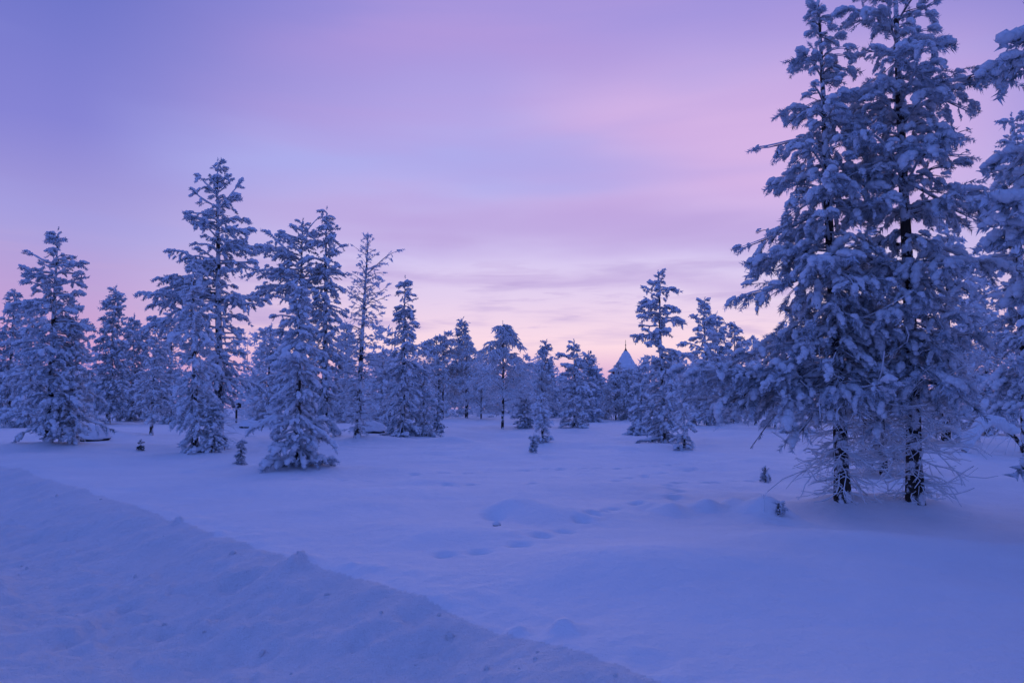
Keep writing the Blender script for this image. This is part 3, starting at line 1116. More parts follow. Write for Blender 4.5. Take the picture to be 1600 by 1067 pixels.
# ------------------------------------------------------------------ the two great pines by the clearing's edge
NEAR = 'tall pines at the near edge of the wood'
PAIR = dict(lod='hi', spacing=0.115, paw=0.175, load=0.66, up_top=37, up_bot=-4, droop=0.29, branches=True, sub_len=0.42, jitter=0.24, ridge_k=0.45, bare_gap=0.05)
p, H, m = tree_at(1317, 780, -6)
conifer('pine_tree', p, H, prof_px(780, -6, m, [(780, 50, 55), (740, 66, 78), (690, 90, 110), (650, 135, 135), (610, 160, 135), (560, 160, 135), (500, 145, 130), (430, 172, 130), (340, 158, 112),
        (260, 126, 92), (190, 102, 70), (140, 74, 60), (110, 66, 56), (70, 76, 50), (40, 50, 44), (15, 30, 30), (-6, 8, 8)]),
        'tall snow-laden pine, left of the near pair, lowest bough reaching over the snow', 101, crown=0.20, whorl=0.265, nb=6, trunk_r=0.088, twigs=150, twig_h=2.3, lean=(-0.10, 0), fill=0.8, sparse_top=0.38,
        extra=[(0.235, R(182), 2.05, 1), (0.22, R(172), 1.8, -1), (0.25, R(191), 1.85, 2), (0.242, R(166), 1.6, 1), (0.215, R(186), 1.6, -2), (0.26, R(176), 1.9, 2)], **PAIR)
p, H, m = tree_at(1430, 783, -130)
conifer('pine_tree', p, H, prof_px(783, -130, m, [(783, 55, 60), (740, 78, 82), (690, 95, 105), (650, 124, 130), (600, 128, 135), (520, 132, 146), (430, 132, 158), (340, 125, 168),
        (240, 112, 158), (150, 108, 182), (80, 112, 145), (20, 104, 98), (-60, 55, 55), (-130, 8, 8)]),
        'tall dark pine with forked open boughs, right-hand trunk of the near pair', 102, crown=0.19, whorl=0.27, nb=6, trunk_r=0.092, twigs=150, twig_h=2.2, fill=0.65, sparse_top=0.8, **PAIR)
# a pine just past the right edge of the view whose heavy boughs hang in
p = gp(1810, 835)
H = 7.6
edge_pine = conifer('pine_tree', p, H, [(0, 0.8, 0.6), (0.15, 0.9, 0.9), (0.3, 1.05, 1.2), (0.38, 1.0, 1.2), (0.48, 0.95, 1.2), (0.56, 1.1, 1.0), (0.66, 0.95, 1.0), (0.72, 0.9, 0.9), (0.80, 1.0, 0.8), (1, 0.1, 0.1)],
        'heavily snowed pine whose boughs hang into view from the right-hand edge', 103, lod='mid', crown=0.14, whorl=0.44, nb=5, spacing=0.19, paw=0.25, load=0.9, up_top=25, up_bot=-5, droop=0.25,
        trunk_r=0.12, twigs=0, sub_len=0.4, ridge_k=1.5,
        extra=[(0.635, R(180), 1.15, 4), (0.645, R(188), 1.0, 5), (0.41, R(180), 1.3, 3), (0.40, R(171), 1.2, 2), (0.43, R(187), 1.25, 5)])
for k, (x_, y_, rz, lab) in enumerate([(8.2, 3.6, 1.3, 'snowed pine outside the view, beside the right-hand edge'), (7.4, 0.2, 3.1, 'snowed pine outside the view, level with the camera'), (10.6, 6.4, 4.6, 'snowed pine outside the view, deeper in the right-hand wood')]):
    t_ = edge_pine.copy()
    COL.objects.link(t_)
    t_.location = (x_, y_, float(Hm(x_, y_)))
    t_.rotation_euler = (0, 0, rz)
    t_['label'] = lab
    for ch in edge_pine.children:
        c_ = ch.copy()
        COL.objects.link(c_)
        c_.parent = t_
        for g_ in ch.children:
            d_ = g_.copy()
            COL.objects.link(d_)
            d_.parent = c_
p, H, m = tree_at(1606, 708, 178)
conifer('pine_tree', p, H, cone(75, m, 0.3, 0.6, 0.6), 'pine with a dark trunk at the right-hand edge, behind the bent snowy stem', 104, lod='mid', crown=0.16, whorl=0.42, nb=5, spacing=0.24, paw=0.33, load=0.75, sub_len=0.4, up_top=35)
p, H, m = tree_at(1381, 742, 585)
conifer('pine_tree', p, H, cone(62, m, 0.35, 0.5, 0.8), 'low frosted pine between the two great trunks', 105, lod='mid', crown=0.22, whorl=0.2, nb=5, spacing=0.17, paw=0.19, load=0.4, needle='needle_pale', twigs=50, twig_h=0.9, trunk_r=0.07)
# bigger trees standing behind the pair
for (px, b, t, hw, lab, sd_) in [
        (1478, 690, 330, 62, 'frosted pine behind the near pair, seen beyond the dark right trunk', 106),
        (1545, 680, 400, 62, 'frosted pine behind the bent snowy stem at the wood edge', 107),
        (1365, 692, 350, 60, 'frosted pine showing between the two great pine trunks', 108),
        (1240, 676, 560, 34, 'short frosted pine under the long bough of the great pine', 109)]:
    p, H, m = tree_at(px, b, t)
    conifer('pine_tree', p, H, cone(hw, m, 0.25, 0.6, 0.8), lab, sd_, lod='low', crown=0.10, whorl=0.34, nb=6, spacing=0.24, paw=0.32, load=0.5, needle='needle_pale', sub_len=0.42)

# ------------------------------------------------------------------ left half: individually visible trees
def con(px, b, t, hw, lab, seed, name='pine_tree', belly=0.15, power=0.8, bottom=0.8, rows=None, boughs=(), **kw):
    p, H, m = tree_at(px, b, t)
    ex = list(kw.pop('extra', ()))
    for (y, side, reach, ang) in boughs:      # single long boughs that stand out of the outline
        for da, k, du in ((0, 1.0, 0), (14, 0.8, 0.008), (-14, 0.85, -0.008)):
            ex.append(((b - y) / (b - t) + du, R((180 if side == 'l' else 0) + da), reach * m * k, ang))
    kw['extra'] = ex
    pr = prof_px(b, t, m, rows) if rows else cone(hw, m, belly, power, bottom)
    return conifer(name, p, H, pr, lab, seed, **kw)


MIDK = dict(lod='mid', whorl=0.36, nb=5, spacing=0.205, paw=0.25, load=0.75)
con(75, 690, 355, 0, 'tall pine at the left end of the tree line by a snowed boulder', 201, rows=[(690, 40, 40), (640, 75, 80), (580, 80, 70), (520, 66, 58), (470, 50, 50), (420, 42, 38), (385, 22, 24), (355, 4, 4)], boughs=[(425, 'l', 44, 8), (410, 'r', 40, 10), (470, 'l', 58, 2), (500, 'r', 62, -2)],
    crown=0.10, **MIDK)
con(110, 693, 500, 0, 'bushy pale pine leaning against the tall pine at the left end', 202, rows=[(693, 30, 30), (640, 52, 48), (580, 45, 45), (530, 30, 30), (500, 5, 5)],
    lod='mid', whorl=0.25, nb=5, spacing=0.19, paw=0.23, load=0.85, needle='needle_pale', crown=0.1)
con(12, 664, 452, 48, 'frosted pine cut by the left edge of the view', 203, lod='low', whorl=0.42, nb=6, spacing=0.3, paw=0.42, load=0.6, power=0.6, crown=0.12)
con(168, 662, 445, 44, 'twin-topped pine standing behind the left-end pines', 204, lod='low', whorl=0.40, nb=6, spacing=0.28, paw=0.40, load=0.65, power=0.6, crown=0.14, lean=(0.2, 0),
    extra=[(0.80, R(0), 0.55, 60), (0.78, R(190), 0.5, 60)])
con(236, 680, 492, 44, 'broad low pine with a thin trunk left of the tallest pine', 205, lod='mid', whorl=0.30, nb=5, spacing=0.22, paw=0.26, load=0.75, belly=0.35, power=0.6, bottom=0.35, crown=0.2, trunk_r=0.06)
con(342, 703, 254, 0, 'tallest pine of the left-hand trees, reaching high above its neighbours', 206, rows=[(703, 36, 10), (650, 60, 10), (615, 70, 18), (585, 72, 60), (540, 66, 62), (480, 112, 60), (440, 98, 74), (410, 50, 78), (385, 55, 66), (340, 42, 46), (300, 30, 36), (270, 12, 18), (254, 3, 3)],
    boughs=[(462, 'l', 112, 4), (440, 'l', 92, 6), (392, 'r', 64, 8), (412, 'l', 52, 10), (470, 'r', 74, 4), (365, 'r', 46, 12), (350, 'l', 40, 14)], crown=0.18, lod='mid', whorl=0.33, nb=5, spacing=0.18, paw=0.22, load=0.78, twigs=30, twig_h=1.2)
con(305, 706, 402, 0, 'slim frosted spruce pressed against the tallest left-hand pine', 207, name='spruce_tree', rows=[(706, 24, 24), (640, 40, 40), (560, 34, 34), (480, 22, 22), (402, 4, 4)],
    lod='mid', whorl=0.22, nb=5, spacing=0.165, paw=0.18, load=0.6, needle='needle_pale', up_top=10, up_bot=-20, crown=0.05)
con(332, 706, 622, 17, 'small spruce at the foot of the tallest left-hand pine', 208, name='spruce_tree', lod='mid', whorl=0.16, nb=5, spacing=0.15, paw=0.17, load=0.6, crown=0.04)
con(466, 684, 340, 0, 'snowy pine with long boughs on its open side, darker of the twin pair', 209, rows=[(684, 30, 30), (620, 60, 50), (560, 62, 48), (480, 52, 45), (440, 68, 40), (412, 78, 38), (390, 46, 34), (365, 36, 26), (340, 4, 4)], boughs=[(425, 'l', 82, 10), (400, 'l', 58, 18), (372, 'l', 36, 24), (445, 'l', 74, 0), (420, 'r', 44, 8)],
    crown=0.12, lod='mid', whorl=0.38, nb=5, spacing=0.22, paw=0.28, load=0.75)
con(506, 682, 324, 0, 'slender spruce rising beside the long-boughed pine of the twin pair', 210, name='spruce_tree', rows=[(682, 44, 44), (600, 46, 44), (520, 38, 36), (440, 30, 32), (400, 26, 28), (360, 14, 16), (324, 3, 3)],
    crown=0.06, lod='mid', whorl=0.33, nb=5, spacing=0.225, paw=0.26, load=0.65, up_top=20, up_bot=-15)
con(463, 727, 450, 0, 'free-standing young pine with thick snow plates in front of the twin pair', 211, rows=[(727, 46, 50), (690, 56, 54), (655, 66, 64), (625, 46, 44), (600, 62, 34), (565, 46, 42), (530, 36, 42), (505, 32, 26), (485, 14, 22), (465, 6, 8), (450, 3, 3)],
    lod='hi', crown=0.03, whorl=0.24, nb=6, spacing=0.125, paw=0.165, load=0.85, up_top=6, up_bot=-14, droop=0.28, branches=True, sub_len=0.36, trunk_r=0.06, jitter=0.3, ridge_k=1.7, fill=0.5)
# a sparse larch
p, H, m = tree_at(558, 684, 362)
conifer('larch_tree', p, H, prof_px(684, 362, m, [(684, 22, 24), (640, 44, 46), (580, 50, 50), (500, 42, 50), (450, 34, 44), (410, 26, 40), (385, 14, 18), (362, 3, 3)]),
        'thin open larch with bare dark trunk and frosted twigs', 212, lod='mid', crown=0.05, whorl=0.24, nb=5, spacing=0.15, paw=0.16, load=0.10, needle='frost', up_top=45, up_bot=-4, droop=0.12, trunk_r=0.10,
        lean=(0.3, 0), jitter=0.35, sub_len=0.36, extra=[(0.80, R(5), 1.15, 42)], ridge=False, fill=0.6)
con(629, 681, 430, 0, 'narrow pointed spruce at the right end of the left-hand trees', 213, name='spruce_tree', rows=[(681, 36, 34), (620, 38, 38), (560, 30, 32), (520, 28, 30), (480, 16, 18), (450, 10, 12), (430, 2, 2)],
    crown=0.05, lod='mid', whorl=0.32, nb=5, spacing=0.21, paw=0.25, load=0.7, up_top=18, up_bot=-18)
con(662, 681, 560, 20, 'pale frosted spruce leaning on the narrow pointed spruce', 214, name='spruce_tree', lod='low', whorl=0.26, nb=5, spacing=0.22, paw=0.25, load=0.5, needle='needle_pale', crown=0.05)
con(683, 676, 612, 11, 'small spruce alone in front of the frosted birch clump', 215, name='spruce_tree', lod='low', whorl=0.18, nb=5, spacing=0.17, paw=0.2, load=0.6, crown=0.04)
con(598, 664, 540, 36, 'frosted pine behind the thin open larch', 216, lod='low', whorl=0.36, nb=6, spacing=0.28, paw=0.36, load=0.5, needle='needle_pale', power=0.6)
con(418, 659, 505, 40, 'low pine between the tallest left-hand pine and the twin pair', 217, lod='low', whorl=0.38, nb=6, spacing=0.28, paw=0.38, load=0.6, needle='needle_pale', power=0.5, belly=0.3)
con(206, 658, 490, 36, 'pine with a clump of snow in its top behind the broad low pine', 218, lod='low', whorl=0.40, nb=6, spacing=0.3, paw=0.42, load=0.6, power=0.55, belly=0.3)
con(540, 660, 500, 34, 'frosted spruce filling the gap behind larch and twin pair', 219, name='spruce_tree', lod='low', whorl=0.40, nb=6, spacing=0.3, paw=0.38, load=0.5, needle='needle_pale')
con(268, 662, 480, 36, 'frosted pine behind the slim spruce of the left-hand trees', 220, lod='low', whorl=0.40, nb=6, spacing=0.3, paw=0.38, load=0.5, needle='needle_pale', power=0.6)
con(42, 668, 470, 40, 'frosted pine behind the tall left-end pine', 221, lod='low', whorl=0.40, nb=6, spacing=0.3, paw=0.38, load=0.55, needle='needle_pale', power=0.6)

# ------------------------------------------------------------------ middle: birches white with hoar frost, dark pines behind
def fro(px, b, t, hw, lab, seed, name='birch_tree', **kw):
    p, H, m = tree_at(px, b, t)
    return frosted_tree(name, p, H, hw * m, lab, seed, **kw)


FK = dict(r_twig=0.030, k=3, clump=0.07)
fro(692, 654, 505, 46, 'hoar-frosted birch with several stems, tallest of the birch clump', 301, stems=3, limbs=20, subs=11, twig=13, up=62, **FK)
fro(728, 653, 512, 40, 'rounded hoar-frosted birch on the right side of the birch clump', 302, stems=2, limbs=18, subs=11, twig=12, up=55, **FK)
fro(785, 670, 488, 50, 'lone frosted birch with a dark lower trunk and drooping crown', 303, stems=1, limbs=30, subs=12, twig=15, up=48, crown=0.26, droop=0.5, r_twig=0.024)
fro(818, 658, 545, 34, 'pale frosted birch bush behind the lone birch', 304, stems=2, limbs=16, subs=10, twig=12, up=45, **FK)
fro(846, 656, 572, 30, 'low rounded frosted birch before the dark spruce', 305, stems=2, limbs=16, subs=10, twig=12, up=45, **FK)
fro(752, 655, 570, 34, 'frosted bush filling the gap between birch clump and lone birch', 306, stems=2, limbs=16, subs=10, twig=12, up=45, **FK)
fro(640, 656, 560, 36, 'frosted birch behind the narrow pointed spruce', 307, stems=2, limbs=16, subs=10, twig=12, up=50, **FK)
fro(962, 657, 577, 30, 'small pale frosted tree in front of the spired house', 308, stems=1, limbs=26, subs=11, twig=13, up=45, crown=0.2, **FK)
fro(992, 655, 578, 24, 'frosted tree beside the spire, behind the right-centre pine', 309, stems=2, limbs=16, subs=10, twig=12, up=55, **FK)
con(985, 656, 574, 24, 'dense pale frosted spruce right under the spire', 318, name='spruce_tree', lod='low', whorl=0.30, nb=7, spacing=0.3, paw=0.40, load=0.6, needle='frost', crown=0.03, power=0.4)
con(938, 655, 586, 22, 'dense pale frosted spruce left of the spired house', 319, name='spruce_tree', lod='low', whorl=0.30, nb=7, spacing=0.3, paw=0.40, load=0.6, needle='frost', crown=0.03, power=0.4)
fro(967, 656, 556, 17, 'thin frosted birch standing in front of the spire', 320, stems=1, limbs=16, subs=9, twig=11, up=58, crown=0.2, **FK)
con(720, 650, 494, 26, 'dark pine top rising behind the birch clump', 310, lod='low', whorl=0.45, nb=5, spacing=0.34, paw=0.5, load=0.35, needle='needle', power=0.6, crown=0.3)
con(857, 652, 530, 24, 'dark spruce behind the frosted birches', 311, name='spruce_tree', lod='low', whorl=0.42, nb=6, spacing=0.33, paw=0.45, load=0.5, needle='needle', crown=0.08)
con(898, 668, 530, 0, 'broad snowy pine right of the frosted birches', 312, rows=[(668, 30, 34), (640, 34, 36), (600, 30, 30), (570, 22, 24), (550, 14, 16), (530, 3, 3)], lod='mid', whorl=0.32, nb=5, spacing=0.25, paw=0.30, load=0.75, crown=0.05)
con(920, 660, 549, 22, 'thinner pine just behind the broad snowy pine', 313, lod='low', whorl=0.36, nb=6, spacing=0.3, paw=0.42, load=0.55, crown=0.06)
con(820, 669, 616, 13, 'small bushy spruce right of the lone birch trunk', 314, name='spruce_tree', lod='low', whorl=0.22, nb=5, spacing=0.22, paw=0.27, load=0.6, crown=0.04)
con(848, 691, 612, 14, 'young open pine on the snow before the birches', 315, lod='mid', whorl=0.24, nb=4, spacing=0.2, paw=0.20, load=0.6, needle='needle_pale', crown=0.06)
con(833, 707, 682, 6, 'tiny pine seedling poking from the snow in mid-clearing', 316, name='pine_sapling', cat='sapling', lod='mid', whorl=0.07, nb=4, spacing=0.07, paw=0.075, load=0.4, crown=0.05, trunk_r=0.012)
con(376, 726, 688, 6, 'knee-high spruce sapling alone on the snow left of the young pine', 317, name='spruce_sapling', cat='sapling', lod='mid', whorl=0.075, nb=5, spacing=0.07, paw=0.08, load=0.45, crown=0.05, trunk_r=0.012, up_top=20, up_bot=-20)
con(220, 704, 688, 2, 'dark stub of a seedling near the left-hand snow bank', 318, name='pine_sapling', cat='sapling', lod='low', whorl=0.10, nb=4, spacing=0.09, paw=0.07, load=0.3, crown=0.1, needle='needle_dark', trunk_r=0.015)

# ------------------------------------------------------------------ right of the middle
con(1037, 692, 421, 0, 'tall pine with a clubbed narrow top standing alone right of the spire', 401, rows=[(692, 44, 40), (660, 50, 44), (610, 46, 38), (560, 40, 36), (520, 36, 34), (490, 32, 26), (465, 20, 20), (440, 14, 16), (421, 3, 3)], boughs=[(447, 'r', 22, 10), (470, 'l', 24, 6), (495, 'r', 30, 4), (520, 'l', 38, 0), (545, 'r', 42, -4)],
    lod='mid', crown=0.05, whorl=0.32, nb=5, spacing=0.20, paw=0.24, load=0.75)
con(1003, 680, 575, 24, 'low snowy pine tucked against the clubbed-top pine', 402, lod='mid', whorl=0.26, nb=5, spacing=0.23, paw=0.30, load=0.85, crown=0.05)
con(1069, 702, 612, 16, 'young frosted pine right at the foot of the clubbed-top pine', 403, lod='mid', whorl=0.20, nb=4, spacing=0.17, paw=0.18, load=0.55, needle='needle_pale', crown=0.05)
con(1107, 664, 464, 0, 'conical snowy pine, nearest of the three behind the long bough', 404, rows=[(664, 34, 36), (620, 36, 38), (560, 34, 34), (520, 26, 26), (490, 16, 18), (464, 3, 3)], lod='mid', whorl=0.40, nb=5, spacing=0.27, paw=0.34, load=0.8, crown=0.06)
con(1126, 660, 487, 24, 'slim pine half hidden behind the conical snowy pine', 405, lod='low', whorl=0.42, nb=5, spacing=0.34, paw=0.46, load=0.6, crown=0.08)
con(1150, 658, 503, 26, 'darker pine between the conical pine and the great pine', 406, lod='low', whorl=0.44, nb=5, spacing=0.34, paw=0.44, load=0.45, needle='needle', crown=0.1, power=0.6)
con(1181, 664, 524, 28, 'frosted pine with a thin bare trunk under the great pine boughs', 407, lod='low', whorl=0.36, nb=5, spacing=0.3, paw=0.38, load=0.55, needle='needle_pale', crown=0.22, power=0.6, trunk_r=0.07)
con(1212, 668, 560, 26, 'pale pine seen through the boughs left of the great trunk', 408, lod='low', whorl=0.36, nb=5, spacing=0.3, paw=0.38, load=0.55, needle='needle_pale', crown=0.15)

# sprigs in the snow at the right
con(1196, 754, 730, 8, 'pine seedling bent under snow left of the great trunk', 411, name='pine_sapling', cat='sapling', lod='hi', whorl=0.06, nb=4, spacing=0.06, paw=0.065, load=0.4, crown=0.1, trunk_r=0.008)
con(1217, 806, 786, 5, 'tuft of pine needles poking from a snow hump', 412, name='pine_sapling', cat='sapling', lod='hi', whorl=0.05, nb=4, spacing=0.05, paw=0.05, load=0.2, crown=0.1, trunk_r=0.007)


def twig_thing(px, b, t, lab, seed):
    rng = np.random.RandomState(seed)
    p = gp(px, b)
    h = top_z(px, t, p)
    root = empty('bare_twig', p, lab, 'twig')
    q = np.linspace(0, 1, 6)
    mb = MB()
    stem = np.stack([0.06 * h * np.sin(q * 3), 0 * q, h * q - 0.03], -1)
    tubes(mb, stem, 0.009 * (1 - 0.5 * q), 5, cap=True)
    mb.build('stem', 'frost', root)
    for k in range(4):
        mb = MB()
        a = rng.uniform(0, 6.28)
        z0 = h * rng.uniform(0.3, 0.75)
        P = np.stack([0.05 * h + 0.22 * h * q * math.cos(a), 0.22 * h * q * math.sin(a), z0 + 0.25 * h * q ** 1.3], -1)
        tubes(mb, P, 0.006 * (1 - 0.5 * q), 4, cap=True)
        mb.build('side_twig', 'frost', root)


twig_thing(1193, 800, 768, 'thin bare twig standing beside the snow humps', 421)

# ------------------------------------------------------------------ bent stem with its snow load at the right
def bent_stem():
    root = empty('bent_tree', gp(1606, 712), 'arched young birch bowed to the ground under a thick roll of snow', 'tree')
    p0 = np.array(root.location)
    m = mpp(p0)
    pts = [(1612, 716, 0.0), (1598, 694, 0.03), (1578, 672, 0.05), (1556, 658, 0.0), (1536, 662, -0.1), (1518, 676, -0.2), (1500, 700, -0.3), (1492, 712, -0.3)]
    P = []
    for x, y, dy in pts:
        P.append([(x - 1606) * m, dy, (712 - y) * m])
    P = np.array(P)
    t = np.linspace(0, 1, len(P))
    tt = np.linspace(0, 1, 22)
    P = np.stack([np.interp(tt, t, P[:, k]) for k in range(3)], -1)
    P = np.stack([np.convolve(np.pad(P[:, k], 2, 'edge'), np.ones(5) / 5, 'valid') for k in range(3)], -1)
    mb = MB()
    tubes(mb, P, 0.05 * (1 - 0.7 * tt) + 0.008, 7, cap=True)
    mb.build('trunk', 'bark', root)
    rng = np.random.RandomState(8)
    mb = MB()
    sel = slice(5, 21)
    w = np.sin(np.linspace(0.25, np.pi - 0.2, 16))
    RP = P[sel] + np.array([0, 0, 0.06])
    tubes(mb, RP, (0.05 + 0.10 * w) * rng.uniform(0.85, 1.15, 16), 9)
    for i in range(26):
        k = rng.randint(5, 21)
        V, Fc = ICO[1]
        r = rng.uniform(0.06, 0.13)
        mb.add(V * np.array([r * 1.3, r, r * 0.8]) * (1 + rng.uniform(-.12, .12, (len(V), 1))) + P[k] + np.array([rng.normal(0, .04), rng.normal(0, .05), 0.10]), Fc)
    mb.build('snow_load', 'snow', root, 'stuff')
    tw = MB()
    n = 46
    k = rng.randint(3, 21, n)
    q = np.linspace(0, 1, 5)
    d = norm(np.stack([rng.normal(-0.4, 0.7, n), rng.normal(0, 0.7, n), rng.normal(0.1, 0.6, n)], -1))
    L = rng.uniform(0.25, 0.8, n)
    T = P[k][:, None] + d[:, None] * (L[:, None] * q)[..., None]
    T[..., 2] -= 0.35 * L[:, None] * q ** 2
    tubes(tw, T, 0.010 * (1 - 0.5 * q) * np.ones((n, 1)), 4)
    tw.build('frosted_twigs', 'frost', root, 'stuff')


bent_stem()

# ------------------------------------------------------------------ boulders, and a dark lump for the shaded snow crease
def lump(root_name, lab, px, py, w, h, seed, rock_show=0.35, cat='boulder'):
    rng = np.random.RandomState(seed)
    p = gp(px, py)
    root = empty(root_name, p, lab, cat)
    V, Fc = ICO[3]
    n1 = 0.12 * np.sin(V[:, 0] * 3 + seed) + 0.10 * np.sin(V[:, 1] * 4.1 + V[:, 2] * 2.3) + 0.05 * np.sin(V[:, 0] * 9 + V[:, 2] * 8)
    rv = V * (1 + n1)[:, None] * np.array([w * 0.92, w * 0.75, h * 0.62]) + np.array([0, 0, h * 0.18])
    mb = MB()
    mb.add(rv, Fc)
    mb.build('rock', 'rock', root)
    sv = V.copy()
    sv = sv * (1 + n1 * 0.6)[:, None] * np.array([w, w * 0.85, h * 0.8])
    sv[:, 2] = np.where(sv[:, 2] < 0, sv[:, 2] * 0.25, sv[:, 2]) + h * rock_show
    mb = MB()
    mb.add(sv, Fc)
    mb.build('snow_cap', 'snow', root)
    return root


lump('boulder', 'snow-capped boulder with a dark gap under it beside the left-end pine', 138, 688, 0.75, 0.55, 1, 0.18)
lump('rock', 'dark lump standing in for the shaded crease at the hollow of the big snow hump', 776, 821, 0.045, 0.035, 2, 0.3, 'rock')  # dark lump put in the hollow to give the snow crease its shade
lump('boulder', 'snowed boulder at the foot of the larch', 583, 676, 0.6, 0.5, 3, 0.22)
lump('boulder', 'snow-capped stone half buried near the feeder post', 392, 668, 0.6, 0.4, 4, 0.22)


# ------------------------------------------------------------------ stakes and the feeder on its post
def stake(px, b, px2, t, lab, r=0.016):
    p = gp(px, b)
    m = mpp(p)
    root = empty('stake', p, lab, 'stake')
    h = top_z(px2, t, p)
    q = np.linspace(0, 1, 5)
    mb = MB()
    tubes(mb, np.stack([(px2 - px) * m * q, 0 * q, h * q - 0.1 * (1 - q)], -1), np.full(5, r), 6, cap=True)
    mb.build('shaft', 'frost', root)
    mb = MB()
    V, Fc = ICO[1]
    mb.add(V * np.array([r * 1.6, r * 1.6, r * 2.2]) + np.array([(px2 - px) * m, 0, h]), Fc)
    mb.build('snow_cap', 'snow', root)


stake(91, 692, 96, 636, 'thin leaning stake in front of the left-end pines')
stake(378, 663, 376, 645, 'short thin stake beside the feeder post')


def box_faces(mb, lo, hi, mi=0):
    x0, y0, z0 = lo
    x1, y1, z1 = hi
    v = [(x0, y0, z0), (x1, y0, z0), (x1, y1, z0), (x0, y1, z0), (x0, y0, z1), (x1, y0, z1), (x1, y1, z1), (x0, y1, z1)]
    f = [(0, 3, 2, 1), (4, 5, 6, 7), (0, 1, 5, 4), (1, 2, 6, 5), (2, 3, 7, 6), (3, 0, 4, 7)]
    mb.add(v, f, mi)


def feeder():
    p = gp(369, 660)
    m = mpp(p)
    root = empty('bird_feeder', p, 'dark gabled box on a post with a thick snow cap', 'bird feeder')
    zb = top_z(369, 637, p)
    w, h = 5.6 * m, 10.5 * m
    mb = MB()
    q = np.linspace(0, 1, 3)
    tubes(mb, np.stack([0 * q, 0 * q, -0.2 + (zb + 0.2) * q], -1), np.full(3, 0.055), 8)
    mb.build('post', 'wood', root)
    # gabled box
    y0, y1 = -w * 0.9, w * 0.9
    pr = [(-w, zb), (w, zb), (w, zb + h * 0.62), (0, zb + h), (-w, zb + h * 0.62)]
    v = [(x, y0, z) for x, z in pr] + [(x, y1, z) for x, z in pr]
    mb = MB()
    mb.add(v, [(0, 1, 2), (0, 2, 4), (2, 3, 4), (5, 7, 6), (5, 9, 7), (7, 9, 8)])
    mb.add(v, [(0, 5, 6, 1), (1, 6, 7, 2), (4, 9, 5, 0)])
    mb.build('box', 'wood', root, smooth=False)
    for sx in (-1, 1):
        mb = MB()
        t_ = 0.03
        a = np.array([0, zb + h + 0.01])
        b = np.array([sx * w * 1.35, zb + h * 0.62 - h * 0.10])
        v = [(a[0], y0 - .06, a[1]), (b[0], y0 - .06, b[1]), (b[0], y0 - .06, b[1] + t_), (a[0], y0 - .06, a[1] + t_), (a[0], y1 + .06, a[1]), (b[0], y1 + .06, b[1]), (b[0], y1 + .06, b[1] + t_), (a[0], y1 + .06, a[1] + t_)]
        mb.add(v, [(0, 1, 2, 3), (7, 6, 5, 4), (0, 4, 5, 1), (1, 5, 6, 2), (2, 6, 7, 3), (3, 7, 4, 0)])
        mb.build('roof_board', 'wood', root, smooth=False)
    V, Fc = ICO[2]
    sv = V * np.array([w * 1.9, w * 1.5, h * 0.42])
    sv[:, 2] = np.where(sv[:, 2] < 0, sv[:, 2] * 0.9 , sv[:, 2]) + zb + h * 0.98
    sv[:, 2] -= np.abs(sv[:, 0] - 0.05) * 0.35
    sv[:, 0] += 0.10
    mb = MB()
    mb.add(sv, Fc)
    mb.build('snow_cap', 'snow', root)


feeder()


